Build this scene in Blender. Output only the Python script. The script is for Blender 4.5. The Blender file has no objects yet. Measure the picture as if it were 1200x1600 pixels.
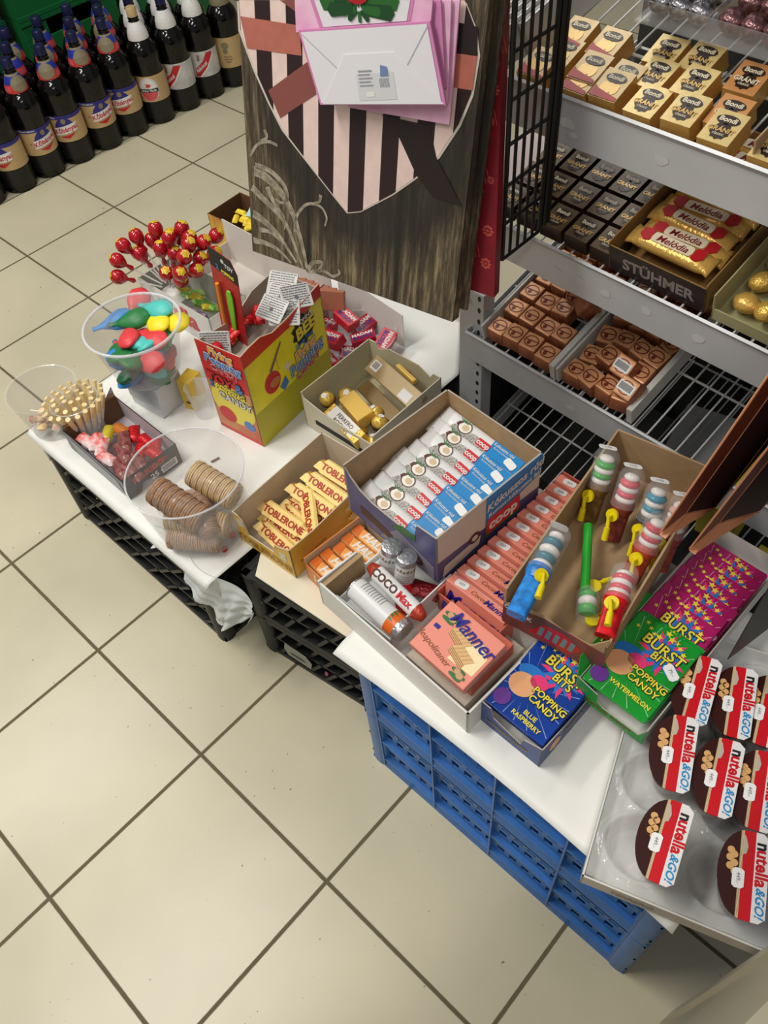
import bpy, bmesh, math, random
from mathutils import Matrix, Vector
random.seed(7)
SC = bpy.context.scene
COL = SC.collection
PI = math.pi
# ---------------------------------------------------------------- camera
cam_d = bpy.data.cameras.new('camera'); cam = bpy.data.objects.new('camera', cam_d); COL.objects.link(cam)
cam_d.sensor_fit = 'VERTICAL'; cam_d.sensor_height = 36.0; cam_d.lens = 29.1732
cam_d.clip_start = .02; cam_d.clip_end = 30
cam.matrix_world = Matrix([[0.732473, -0.505093, 0.456469, 0.72481], [0.67737, 0.607885, -0.414303, -0.13454], [-0.068219, 0.612664, 0.787394, 1.46641], [0, 0, 0, 1]])
SC.camera = cam
# ---------------------------------------------------------------- light
w = bpy.data.worlds.new('shop_air'); SC.world = w; w.use_nodes = True
w.node_tree.nodes['Background'].inputs[0].default_value = (.90, .92, 1.0, 1)
w.node_tree.nodes['Background'].inputs[1].default_value = .23
SC.view_settings.view_transform = 'Standard'; SC.view_settings.look = 'None'
SC.view_settings.gamma = 1; SC.view_settings.use_curve_mapping = False
SC.view_settings.exposure = 0.0
def lamp(name, x, y, z, sx, sy, e, col=(1, .97, .90)):
    d = bpy.data.lights.new(name, 'AREA'); d.shape = 'RECTANGLE'; d.size = sx; d.size_y = sy; d.energy = e; d.color = col
    o = bpy.data.objects.new(name, d); COL.objects.link(o); o.location = (x, y, z)
    return o
lamp('ceiling_light', -.55, -.55, 2.75, .28, 1.25, 37)
lamp('ceiling_light', -1.9, -.3, 2.75, .28, 1.25, 36)
lamp('ceiling_light', -.9, 1.9, 2.75, .28, 1.25, 14)
lamp('ceiling_light', 1.3, -.9, 2.75, .28, 1.25, 18)
# ---------------------------------------------------------------- materials
def lin(c): return tuple(((v/255/12.92) if v/255 <= .04045 else ((v/255+.055)/1.055)**2.4) for v in c)
MC = {}
def mat(name, c, rough=.5, metal=0, alpha=1, trans=0, var=0, vscale=40, bump=0, bscale=200, c2=None, coat=0, ior=1.45, stretch=None):
    if name in MC: return MC[name]
    m = bpy.data.materials.new(name); m.use_nodes = True; nt = m.node_tree; b = nt.nodes['Principled BSDF']
    col = lin(c)+(1,)
    b.inputs['Base Color'].default_value = col; b.inputs['Roughness'].default_value = rough; b.inputs['Metallic'].default_value = metal
    b.inputs['IOR'].default_value = ior
    if coat: b.inputs['Coat Weight'].default_value = coat; b.inputs['Coat Roughness'].default_value = .08
    if alpha < 1: b.inputs['Alpha'].default_value = alpha
    if trans: b.inputs['Transmission Weight'].default_value = trans
    if var or c2 or bump:
        tc = nt.nodes.new('ShaderNodeTexCoord'); mp = nt.nodes.new('ShaderNodeMapping'); nt.links.new(tc.outputs['Object'], mp.inputs[0])
        if stretch: mp.inputs['Scale'].default_value = stretch
    if var or c2:
        n = nt.nodes.new('ShaderNodeTexNoise'); n.inputs['Scale'].default_value = vscale; n.inputs['Detail'].default_value = 4
        nt.links.new(mp.outputs[0], n.inputs['Vector'])
        r = nt.nodes.new('ShaderNodeValToRGB'); r.color_ramp.elements[0].position = .35; r.color_ramp.elements[1].position = .65
        if c2: r.color_ramp.elements[0].color = col; r.color_ramp.elements[1].color = lin(c2)+(1,)
        else:
            r.color_ramp.elements[0].color = tuple(v*(1-var) for v in col[:3])+(1,); r.color_ramp.elements[1].color = tuple(min(1, v*(1+var)) for v in col[:3])+(1,)
        nt.links.new(n.outputs[0], r.inputs[0]); nt.links.new(r.outputs[0], b.inputs['Base Color'])
    if bump:
        n2 = nt.nodes.new('ShaderNodeTexNoise'); n2.inputs['Scale'].default_value = bscale; n2.inputs['Detail'].default_value = 3
        nt.links.new(mp.outputs[0], n2.inputs['Vector'])
        bp = nt.nodes.new('ShaderNodeBump'); bp.inputs['Strength'].default_value = bump; bp.inputs['Distance'].default_value = .004
        nt.links.new(n2.outputs[0], bp.inputs['Height']); nt.links.new(bp.outputs[0], b.inputs['Normal'])
    MC[name] = m; return m
def clear(name, c, alpha=.16, rough=.06):       # thin clear plastic: mostly see-through, glossy
    if name in MC: return MC[name]
    m = mat(name, c, rough, alpha=alpha, bump=.25, bscale=60); m.node_tree.nodes['Principled BSDF'].inputs['Specular IOR Level'].default_value = 1.0
    return m
WHITE = mat('white_card', (226, 224, 218), .55)
PAPER = mat('white_paper', (236, 235, 229), .5, bump=.3, bscale=25)
BROWN = mat('brown_card', (176, 146, 108), .75, var=.05, vscale=60)
GREYCARD = mat('grey_card', (186, 176, 160), .7)
BLACK = mat('black_plastic', (24, 25, 25), .42, var=.3, vscale=30)
INK = mat('black_ink', (22, 20, 22), .5)
TAGM = mat('price_tag_paper', (240, 240, 238), .55)
TAGINK = mat('tag_ink', (150, 146, 150), .6)
REDP = mat('red_print', (205, 30, 40), .4)
CLEAR = clear('clear_plastic', (225, 228, 230), .20)
FILM = clear('clear_film', (240, 240, 240), .10, .10)
GOLD = mat('gold_foil', (232, 192, 92), .3, .5, bump=.6, bscale=180)
SILVER = mat('silver_foil', (190, 190, 192), .3, .8, bump=.5, bscale=160)
# ---------------------------------------------------------------- mesh builder
class MB:
    def __init__(s): s.v = []; s.f = []; s.m = []
    def add(s, vs, fs, mi=0, M=None):
        k = len(s.v)
        s.v += [tuple(M @ Vector(a)) if M is not None else tuple(a) for a in vs]
        s.f += [tuple(k+i for i in f) for f in fs]; s.m += [mi]*len(fs); return s
    def box(s, x0, x1, y0, y1, z0, z1, mi=0, M=None):
        return s.add([(x0,y0,z0),(x1,y0,z0),(x1,y1,z0),(x0,y1,z0),(x0,y0,z1),(x1,y0,z1),(x1,y1,z1),(x0,y1,z1)],
                     [(0,3,2,1),(4,5,6,7),(0,1,5,4),(1,2,6,5),(2,3,7,6),(3,0,4,7)], mi, M)
    def prism(s, poly, z0, z1, mi=0, M=None):
        n = len(poly)
        a = sum(poly[i][0]*poly[(i+1) % n][1]-poly[(i+1) % n][0]*poly[i][1] for i in range(n))
        if a < 0: poly = poly[::-1]
        return s.add([(x, y, z0) for x, y in poly]+[(x, y, z1) for x, y in poly],
                     [tuple(range(n))[::-1], tuple(range(n, 2*n))]+[(i, (i+1) % n, n+(i+1) % n, n+i) for i in range(n)], mi, M)
    def lathe(s, prof, seg=24, mi=0, M=None, cap=True):
        n = len(prof); vs = []; fs = []
        for r, z in prof: vs += [(r*math.cos(2*PI*i/seg), r*math.sin(2*PI*i/seg), z) for i in range(seg)]
        for j in range(n-1):
            for i in range(seg):
                k = (i+1) % seg; fs.append((j*seg+i, j*seg+k, (j+1)*seg+k, (j+1)*seg+i))
        if cap: fs.append(tuple(range(seg))[::-1]); fs.append(tuple(range((n-1)*seg, n*seg)))
        return s.add(vs, fs, mi, M)
    def cyl(s, a, b, r, seg=8, mi=0, r2=None):
        a = Vector(a); b = Vector(b); d = b-a; L = d.length
        if L < 1e-7: return s
        M = Matrix.Translation(a) @ d.to_track_quat('Z', 'Y').to_matrix().to_4x4()
        return s.lathe([(r, 0), (r if r2 is None else r2, L)], seg, mi, M)
    def tube(s, pts, r, seg=6, mi=0, closed=False):
        pts = [Vector(a) for a in pts]; n = len(pts); vs = []; fs = []
        for i, a in enumerate(pts):
            if closed: d = pts[(i+1) % n]-pts[i-1]
            else: d = pts[min(i+1, n-1)]-pts[max(i-1, 0)]
            R_ = d.to_track_quat('Z', 'Y').to_matrix()
            vs += [tuple(a+R_ @ Vector((r*math.cos(2*PI*k/seg), r*math.sin(2*PI*k/seg), 0))) for k in range(seg)]
        for i in range(n if closed else n-1):
            j = (i+1) % n
            for k in range(seg): fs.append((i*seg+k, i*seg+(k+1) % seg, j*seg+(k+1) % seg, j*seg+k))
        if not closed: fs += [tuple(range(seg))[::-1], tuple(range((n-1)*seg, n*seg))]
        return s.add(vs, fs, mi)
    def ball(s, c, r, sx=1, sy=1, sz=1, mi=0, seg=14, M=None):
        n = max(5, seg//2); vs = [(0, 0, -1)]; fs = []
        for j in range(1, n):
            a = -PI/2+PI*j/n; vs += [(math.cos(a)*math.cos(2*PI*i/seg), math.cos(a)*math.sin(2*PI*i/seg), math.sin(a)) for i in range(seg)]
        vs.append((0, 0, 1)); L = len(vs)-1
        for i in range(seg):
            fs.append((0, 1+(i+1) % seg, 1+i)); fs.append((L, L-seg+i, L-seg+(i+1) % seg))
            for j in range(n-2):
                a = 1+j*seg; fs.append((a+i, a+(i+1) % seg, a+seg+(i+1) % seg, a+seg+i))
        vs = [Vector((x*r*sx, y*r*sy, z*r*sz)) for x, y, z in vs]
        if M is not None: vs = [M @ v for v in vs]
        return s.add([tuple(v+Vector(c)) for v in vs], fs, mi)
    def grid(s, fn, nu, nv, mi=0, thick=0):
        vs = [tuple(fn(i/nu, j/nv)) for j in range(nv+1) for i in range(nu+1)]
        fs = [(j*(nu+1)+i, j*(nu+1)+i+1, (j+1)*(nu+1)+i+1, (j+1)*(nu+1)+i) for j in range(nv) for i in range(nu)]
        return s.add(vs, fs, mi)
    def build(s, name, mats, parent=None, M=None, smooth=False, bev=0, solid=0, sub=0):
        me = bpy.data.meshes.new(name); me.from_pydata(s.v, [], s.f)
        if not isinstance(mats, (list, tuple)): mats = [mats]
        for m in mats: me.materials.append(m)
        me.polygons.foreach_set('material_index', s.m)
        if smooth:
            me.polygons.foreach_set('use_smooth', [True]*len(me.polygons))
            if smooth != 1: me.set_sharp_from_angle(angle=math.radians(smooth))
        me.update(); o = bpy.data.objects.new(name, me); COL.objects.link(o)
        if parent: o.parent = parent
        if M is not None: o.matrix_local = M
        if solid: md = o.modifiers.new('solid', 'SOLIDIFY'); md.thickness = solid; md.offset = 0
        if bev: md = o.modifiers.new('bevel', 'BEVEL'); md.width = bev; md.segments = 2; md.limit_method = 'ANGLE'
        if sub: md = o.modifiers.new('sub', 'SUBSURF'); md.levels = sub; md.render_levels = sub
        return o
def tag(o, label, cat, group=None, kind=None):
    if label: o['label'] = label
    if cat: o['category'] = cat
    if group: o['group'] = group
    if kind: o['kind'] = kind
    return o
def RZ(a): return Matrix.Rotation(a, 4, 'Z')
def RX(a): return Matrix.Rotation(a, 4, 'X')
def RY(a): return Matrix.Rotation(a, 4, 'Y')
def T(x, y, z): return Matrix.Translation((x, y, z))
def thing(name, label, cat, M=None, group=None):
    o = bpy.data.objects.new(name, None); COL.objects.link(o); o.empty_display_size = .02
    if M is not None: o.matrix_local = M
    return tag(o, label, cat, group)
def struct(o): o['kind'] = 'structure'; return o
def copy_tree(o, parent=None, M=None):
    c = o.copy(); COL.objects.link(c); c.parent = parent
    for ch in list(o.children): copy_tree(ch, c)
    if M is not None: c.matrix_local = M
    return c
def face(o, u, v):                      # frame on a surface: origin, right, up (normal = right x up)
    u = Vector(u).normalized(); v = Vector(v); v = (v-u*u.dot(v)).normalized(); n = u.cross(v)
    M = Matrix((u, v, n)).transposed().to_4x4(); M.translation = Vector(o); return M
TC = {}
def text_mesh(s, size, bold=0, shear=0, ext=.0002, sx=1):
    k = (s, size, bold, shear, ext, sx)
    if k in TC: return TC[k]
    c = bpy.data.curves.new('t', 'FONT'); c.body = s; c.size = size; c.extrude = ext; c.offset = bold*size; c.shear = shear
    c.align_x = 'CENTER'; c.align_y = 'CENTER'; c.resolution_u = 3
    o = bpy.data.objects.new('t', c); COL.objects.link(o)
    dg = bpy.context.evaluated_depsgraph_get(); me = bpy.data.meshes.new_from_object(o.evaluated_get(dg))
    bpy.data.objects.remove(o); bpy.data.curves.remove(c)
    for v in me.vertices: v.co.x *= sx
    TC[k] = [(tuple(v.co), None) for v in me.vertices], [tuple(p.vertices) for p in me.polygons]
    bpy.data.meshes.remove(me); return TC[k]
def put_text(mb, s, size, x, y, h=.0006, bold=.012, shear=0, rot=0, mi=0, M=None, sx=1):
    vs, fs = text_mesh(s, size, bold, shear, .0002, sx)
    ca, sa = math.cos(rot), math.sin(rot)
    return mb.add([(x+a[0]*ca-a[1]*sa, y+a[0]*sa+a[1]*ca, h+a[2]) for a, _ in vs], fs, mi, M)
def rrect(w, h, r, n=4, cx=0, cy=0):
    out = []
    for qx, qy, a0 in ((1, 1, 0), (-1, 1, 90), (-1, -1, 180), (1, -1, 270)):
        for i in range(n+1):
            a = math.radians(a0+90*i/n); out.append((cx+qx*(w/2-r)+r*math.cos(a), cy+qy*(h/2-r)+r*math.sin(a)))
    return out
def ell(rx, ry, cx=0, cy=0, n=20, a0=0): return [(cx+rx*math.cos(2*PI*i/n+a0), cy+ry*math.sin(2*PI*i/n+a0)) for i in range(n)]
def star(r, cx=0, cy=0, n=5, k=.42, a0=PI/2): return [(cx+(r if i % 2 == 0 else r*k)*math.cos(a0+PI*i/n), cy+(r if i % 2 == 0 else r*k)*math.sin(a0+PI*i/n)) for i in range(2*n)]
def strip(pts, w0, w1=None):            # flat ribbon polygon quads along a 2D line
    w1 = w0 if w1 is None else w1; n = len(pts); L = []; R_ = []
    for i, (x, y) in enumerate(pts):
        a = pts[min(i+1, n-1)]; b = pts[max(i-1, 0)]; dx, dy = a[0]-b[0], a[1]-b[1]; l = math.hypot(dx, dy) or 1
        wv = (w0+(w1-w0)*i/(n-1))/2; L.append((x-dy/l*wv, y+dx/l*wv)); R_.append((x+dy/l*wv, y-dx/l*wv))
    return L, R_
def put_strip(mb, pts, w0, w1=None, h=.0005, mi=0, M=None):
    L, R_ = strip(pts, w0, w1); n = len(pts)
    return mb.add([(x, y, h) for x, y in L]+[(x, y, h) for x, y in R_], [(i, n+i, n+i+1, i+1) for i in range(n-1)], mi, M)
TAGP = [(-.011, -.0035), (-.0085, -.0065), (.0085, -.0065), (.011, -.0035), (.011, .0035), (.0085, .0065), (-.0085, .0065), (-.011, .0035)]
def price(parent, M, s='', k=1.0, name='price_tag'):
    mb = MB(); mb.prism([(a*k, b*k) for a, b in TAGP], 0, .0004, 0)
    if s: put_text(mb, s, .0062*k, 0, 0, .0005, .01, mi=1)
    return mb.build(name, [TAGM, TAGINK], parent, M)
ORD = ['first', 'second', 'third', 'fourth', 'fifth', 'sixth', 'seventh', 'eighth', 'ninth', 'tenth', 'eleventh', 'twelfth', 'thirteenth', 'fourteenth']

# ================================================================ floor
def floor_mat():
    m = bpy.data.materials.new('beige_floor_tiles'); m.use_nodes = True; nt = m.node_tree; b = nt.nodes['Principled BSDF']; N = nt.nodes; L = nt.links
    tc = N.new('ShaderNodeTexCoord'); sp = N.new('ShaderNodeSeparateXYZ'); L.new(tc.outputs['Object'], sp.inputs[0])
    def mth(op, a, bb=None):
        n = N.new('ShaderNodeMath'); n.operation = op
        for i, v in enumerate((a, bb)):
            if v is None: continue
            if isinstance(v, (int, float)): n.inputs[i].default_value = v
            else: L.new(v, n.inputs[i])
        return n.outputs[0]
    ds = []
    for k in (0, 1):
        q = mth('DIVIDE', sp.outputs[k], .333); q = mth('ADD', q, 20.5); fr = mth('FRACT', q); d = mth('ABSOLUTE', mth('SUBTRACT', fr, .5)); ds.append(d)
    dmin = mth('MINIMUM', ds[0], ds[1])
    nz = N.new('ShaderNodeTexNoise'); nz.inputs['Scale'].default_value = 60; L.new(tc.outputs['Object'], nz.inputs['Vector'])
    dd = mth('ADD', dmin, mth('MULTIPLY', mth('SUBTRACT', nz.outputs[0], .5), .003))
    lt = N.new('ShaderNodeMapRange'); lt.inputs['From Min'].default_value = .0078; lt.inputs['From Max'].default_value = .0115; L.new(dd, lt.inputs['Value'])
    cl = N.new('ShaderNodeTexNoise'); cl.inputs['Scale'].default_value = 3.2; cl.inputs['Detail'].default_value = 5; L.new(tc.outputs['Object'], cl.inputs['Vector'])
    rp = N.new('ShaderNodeValToRGB'); rp.color_ramp.elements[0].position = .3; rp.color_ramp.elements[1].position = .7
    rp.color_ramp.elements[0].color = lin((190, 182, 155))+(1,); rp.color_ramp.elements[1].color = lin((206, 197, 169))+(1,); L.new(cl.outputs[0], rp.inputs[0])
    sk = N.new('ShaderNodeTexNoise'); sk.inputs['Scale'].default_value = 95; sk.inputs['Detail'].default_value = 1; L.new(tc.outputs['Object'], sk.inputs['Vector'])
    sr = N.new('ShaderNodeMapRange'); sr.inputs['From Min'].default_value = .76; sr.inputs['From Max'].default_value = .80; L.new(sk.outputs[0], sr.inputs['Value'])
    mx0 = N.new('ShaderNodeMix'); mx0.data_type = 'RGBA'; L.new(sr.outputs[0], mx0.inputs[0]); L.new(rp.outputs[0], mx0.inputs[6]); mx0.inputs[7].default_value = lin((120, 112, 88))+(1,)
    mx = N.new('ShaderNodeMix'); mx.data_type = 'RGBA'; L.new(lt.outputs[0], mx.inputs[0])
    mx.inputs[6].default_value = lin((98, 88, 62))+(1,); L.new(mx0.outputs[2], mx.inputs[7]); L.new(mx.outputs[2], b.inputs['Base Color'])
    rr = N.new('ShaderNodeMapRange'); rr.inputs['To Min'].default_value = .8; rr.inputs['To Max'].default_value = .33; L.new(lt.outputs[0], rr.inputs['Value']); L.new(rr.outputs[0], b.inputs['Roughness'])
    bp = N.new('ShaderNodeBump'); bp.inputs['Distance'].default_value = .0015; bp.inputs['Strength'].default_value = .6; L.new(lt.outputs[0], bp.inputs['Height']); L.new(bp.outputs[0], b.inputs['Normal'])
    return m
struct(MB().box(-4.5, 3.0, -2.2, 4.0, -.03, 0).build('floor', floor_mat()))
WALLM = mat('shop_wall_paint', (150, 146, 132), .8)
struct(MB().box(-4.5, 3.0, 4.0, 4.05, 0, 2.8).build('wall_back', WALLM))
struct(MB().box(-4.55, -4.5, -2.2, 4.05, 0, 2.8).build('wall_left', WALLM))
# ================================================================ shelving
GM = mat('grey_shelf_metal', (192, 193, 194), .38, .15, var=.04, vscale=15)
WM = mat('white_coated_wire', (208, 208, 204), .35)
DKM = mat('dark_metal', (40, 40, 40), .5)
SF = T(-.02, .80, 0) @ RZ(math.radians(-3))         # shelf frame: x along the front edge, y to the back
SL = .25                                            # the decks rise to the back
SHELVES = (.15, .455, .708, .930)
rack = thing('shop_shelving', 'grey metal shop shelving with tilted wire decks behind the sweets table', 'shelving', SF)
UPR = MB(); UPR.box(-.035, .022, .012, .042, 0, .545, 0)
UPR.build('upright', GM, rack, bev=.001)
hl = MB()
for i in range(20):
    z = .06+i*.025
    hl.lathe([(.0045, 0), (.0045, .0006)], 10, 0, T(.012, .0119, z) @ RX(PI/2) @ Matrix.Diagonal((.75, 1.25, 1, 1)))
hl.build('slot', DKM, rack)
MB().lathe([(.0065, 0), (.0065, .005), (.004, .006)], 6, 0, T(-.018, .012, .527) @ RX(PI/2)).build('bolt', mat('bolt_steel', (150, 140, 120), .35, .9), rack)
MB().box(-.03, 1.1, .46, .48, 0, 1.5).build('back_panel', mat('dark_back_panel', (40, 40, 37), .7), rack)
MB().box(-.032, -.028, .045, .46, 0, .40).build('end_shade_panel', mat('end_shade_black', (30, 30, 29), .7), rack)  # dark sheet added for the shade under the shelf end
for k, z in enumerate(SHELVES):
    x0 = -.005 if k != 0 else .0
    mb = MB(); mb.prism([(0, 0), (.0, -.055), (.004, -.058), (.006, -.058), (.003, -.054), (.003, .006), (-.003, .011), (-.006, .008), (-.002, .004)], 0, 1.1, 0,
                        T(x0, 0, z) @ Matrix(((0, 0, 1, 0), (1, 0, 0, 0), (0, 1, 0, 0), (0, 0, 0, 1))))
    lip = mb.build('shelf_lip', GM, rack)
    wd = MB(); n = int(1.09/.027); z -= .018 if k == 3 else 0
    for i in range(n):
        x = x0+.008+i*.027; wd.cyl((x, .004, z+.004), (x, .42, z+.004+.42*SL), .0016, 6)
        wd.ball((x, .0035, z+.0045), .0022, seg=6)
    wd.cyl((x0, .004, z+.001), (x0+1.09, .004, z+.001), .0026, 8); wd.cyl((x0, .13, z+.001+.13*SL), (x0+1.09, .13, z+.001+.13*SL), .0022, 6); wd.cyl((x0, .42, z+.42*SL), (x0+1.09, .42, z+.42*SL), .0022, 6)
    wd.build('wire_deck', WM, rack, smooth=40)
    z += .018 if k == 3 else 0
    br = MB(); br.prism([(0, -.055), (.0, .012), (.02, .012), (.42, .42*SL+.01), (.42, .42*SL-.03)], 0, .002, 0, T(x0-.002, 0, z) @ Matrix(((0, 0, 1, 0), (1, 0, 0, 0), (0, 1, 0, 0), (0, 0, 0, 1))))
    br.build('shelf_bracket', GM, rack)
# remains of torn price labels on the lips
TORN = mat('torn_label_paper', (196, 196, 194), .7)
def torn(x, zi, s, r):
    random.seed(int(x*1000)+zi); pl = [((.6+.5*random.random())*s*math.cos(a)*1.6, (.6+.5*random.random())*s*math.sin(a)) for a in [i*PI/5 for i in range(10)]]
    MB().prism(pl, 0, .0004).build('label_remnant', TORN, rack, T(x, -.0004, SHELVES[zi]-.026+r) @ RX(PI/2))
for a in ((.165, 3, .008, 0), (.178, 3, .005, -.012), (.045, 3, .006, 0), (.31, 3, .008, 0), (.175, 2, .006, -.002), (.215, 2, .007, 0), (.265, 2, .007, 0), (.335, 2, .007, .004), (.42, 2, .007, 0), (.12, 1, .004, 0), (.235, 1, .007, -.004)): torn(*a)
pt = MB().prism([(-.019, -.008), (.019, -.008), (.019, .008), (-.019, .008)], 0, .0005); put_text(pt, '199.-', .012, 0, 0, .0007, .01, mi=1)
pt.build('price_label', [TORN, INK], rack, T(.415, -.0004, SHELVES[1]-.026) @ RX(PI/2))
def deck(x, y, k, h=0): return SF @ T(x, y, SHELVES[k]+.006+SL*y+h-(.018 if k == 3 else 0)) @ RX(math.atan(SL))
# ================================================================ crates
def crate(name, label, M, w, d, h, m, style, cat='crate', group=None):
    o = thing(name, label, cat, M, group)
    t = .004; in_ = .012 if style == 'blue' else .014
    def wall(W, side):
        mb = MB()
        F = {0: Matrix(), 1: T(w, 0, 0) @ RZ(PI/2), 2: T(w, d, 0) @ RZ(PI), 3: T(0, d, 0) @ RZ(-PI/2)}[side]
        if style == 'blue':
            zs = [.030, h*.54, h-.004]
            for z in zs: mb.box(0, W, 0, in_, z-.002, z+.002, 0, F)
            mb.add([(0, -.001, 0), (W, -.001, 0), (W, .006, .030), (0, .006, .030), (0, .010, 0), (W, .010, 0), (W, .010, .03), (0, .010, .03)], [(0,1,2,3), (5,4,7,6), (0,4,5,1), (3,2,6,7)], 0, F)
            mb.box(0, W, 0, .003, h-.010, h, 0, F)
            n = max(2, round(W/.128))
            for i in range(n+1):
                x = .028+(W-.056)*i/n; mb.box(x-.0015, x+.0015, -.001, in_, 0, h, 0, F)
            for (a, b_) in ((.030, h*.54), (h*.54, h)):          # recessed web with square holes
                mb.box(0, W, in_-.003, in_, a, a+.010, 0, F); mb.box(0, W, in_-.003, in_, a+.030, a+.040, 0, F); mb.box(0, W, in_-.003, in_, a+.060, b_, 0, F)
                k = int(W/.024)
                for i in range(k):
                    mb.box(i*.024, i*.024+.010, in_-.003, in_, a+.010, a+.030, 0, F); mb.box(i*.024+.006, i*.024+.014, in_-.003, in_, a+.040, a+.060, 0, F)
        else:
            mb.box(0, W, 0, in_, h-.016, h, 0, F); mb.box(0, W, 0, in_, 0, .012, 0, F)
            k = int(W/.062) if style == 'lattice' else int(W/.034); rows = 4 if h > .2 else 2
            for r in range(rows):
                z0 = .012+(h-.028)*r/rows; z1 = .012+(h-.028)*(r+1)/rows
                mb.box(0, W, 0.003, in_, z0-.003, z0+.003, 0, F)
                for i in range(k):
                    x = W*i/k; dx = W/k
                    mb.add([(x, .001, z0+.004), (x+.006, .001, z0), (x+dx*.95, .001, z1-.004), (x+dx*.95-.006, .001, z1),
                            (x, in_, z0+.004), (x+.006, in_, z0), (x+dx*.95, in_, z1-.004), (x+dx*.95-.006, in_, z1)],
                           [(0,1,2,3), (7,6,5,4), (0,4,5,1), (1,5,6,2), (2,6,7,3), (3,7,4,0)], 0, F)
                    if style == 'lattice': mb.add([(x+dx*.1, .003, z1-.006), (x+dx*.8, .003, z1-.006), (x+dx*.8, in_, z1-.014), (x+dx*.1, in_, z0+.012)], [(0,1,2,3)], 0, F)
        mb.build('side_wall', m, o)
    for sd in range(4): wall(w if sd % 2 == 0 else d, sd)
    for x, y in ((0, 0), (w, 0), (w, d), (0, d)):
        MB().prism(rrect(.036, .036, .014, 4, x+(.015 if x == 0 else -.015), y+(.015 if y == 0 else -.015)), 0, h-.001).build('corner_post', m, o, smooth=40)
    fl = MB(); fl.box(.01, w-.01, .01, d-.01, .006, .010)
    fl.build('bottom', m, o)
    return o
BLUE = mat('blue_crate_plastic', (54, 108, 176), .38, var=.12, vscale=12, bump=.15, bscale=90)
BLK2 = mat('black_crate_plastic', (22, 23, 23), .5, var=.35, vscale=25, bump=.2, bscale=90)
crate('plastic_crate', 'blue plastic crate on the floor, lower one of the blue stack', T(.243, .212, 0), .527, .4, .20, BLUE, 'blue', group='stacked blue crates')
crate('plastic_crate', 'blue plastic crate stacked on top of the other blue crate', T(.243, .212, .2025), .527, .4, .20, BLUE, 'blue', group='stacked blue crates')
crate('plastic_crate', 'black lattice crate under the white paper at the front left of the table', T(-.66, .186, 0), .515, .39, .267, BLK2, 'lattice')
crate('plastic_crate', 'black lattice crate behind the front one, under the balloons and lollipops', T(-.86, .59, 0), .70, .39, .267, BLK2, 'lattice')
crate('plastic_crate', 'black crate on the floor beside the blue stack, lower one', T(-.075, .235, 0) @ RZ(math.radians(8)), .30, .40, .132, BLK2, 'slats', group='stacked black crates')
crate('plastic_crate', 'black crate stacked on the low black crate beside the blue stack', T(-.075, .235, .134) @ RZ(math.radians(8)), .30, .40, .132, BLK2, 'slats', group='stacked black crates')
# papers covering the crates
def sheet(name, label, poly, z, m, cat='paper', th=.0015, extra=None):
    mb = MB(); mb.prism(poly, z, z+th)
    o = mb.build(name, m); return tag(o, label, cat)
mb = MB()
def paper1(u, v):
    y = .172+v*.82; xl = -.678-.185*min(1, max(0, (y-.50)/.10)); xr = -.093-(.10*max(0, y-.86)/.13)
    x = xl+u*(xr-xl); z = .2732+.0008*math.sin(x*31)*math.sin(y*23)
    e = .181-y
    if e > 0: z -= e*.9
    return (x, y, z)
mb.grid(paper1, 60, 80)
tag(mb.build('paper_sheet', PAPER, smooth=1, solid=.0008), 'white paper covering the black crates under the bowls and boxes', 'paper')
mb = MB()
def paper2(u, v):
    x = .226+u*.551; y = .188+v*.43+.010*math.sin(u*PI); z = .4078+.0006*math.sin(x*29)*math.sin(y*31)
    if y < .207: z -= (.207-y)*.35
    return (x, y, z)
mb.grid(paper2, 50, 40)
tag(mb.build('paper_sheet', PAPER, smooth=1, solid=.0008), 'white paper covering the blue crate stack under the sweet boxes', 'paper')
tag(MB().prism([(-.045, .246), (.175, .265), (.205, .40), (.20, .62), (-.08, .62), (-.085, .30)], .2702, .2730).build('cardboard_sheet', mat('cream_card', (232, 224, 200), .6)), 'cream cardboard sheet under the yellow bar box and orange roll box', 'cardboard')
# torn paper flap and plastic hanging over the crate ends
mb = MB()
def flap(u, v):      # grey paper hanging at the left end
    y = .19+u*.16; d = v*(.115-.02*math.sin(u*5)); x = -.684-.012*math.sin(v*2.5)-.006*math.sin(u*9)*v
    return (x, y, .2725-d)
mb.grid(flap, 14, 12)
tag(mb.build('paper_flap', mat('greyish_paper', (208, 206, 196), .6), smooth=1, solid=.0008), 'torn grey paper flap hanging from the left end of the front black crate', 'paper')
mb = MB()
def bagdrape(u, v):  # plastic sheet spilling over the right front corner
    x = -.27+u*.265; y = .200+.010*math.sin(u*9)-.020*v; tip = max(0, 1-abs(u-.60)*2.0)
    z = .2765-v*(.025+.125*tip)+.003*math.sin(u*22+v*6)*v; y -= .010*math.sin(u*17+v*2)*v+.006*math.sin(u*43+v*9)*v+.004*math.sin(v*31+u*12)*v
    return (x+.02*v*(1-u), y, z)
mb.grid(bagdrape, 40, 24)
tag(mb.build('plastic_bag', mat('white_plastic_film', (222, 226, 224), .25, alpha=.82, bump=.3, bscale=40), smooth=1), 'crumpled white plastic bag hanging off the front corner below the wafer tub', 'bag')
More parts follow.
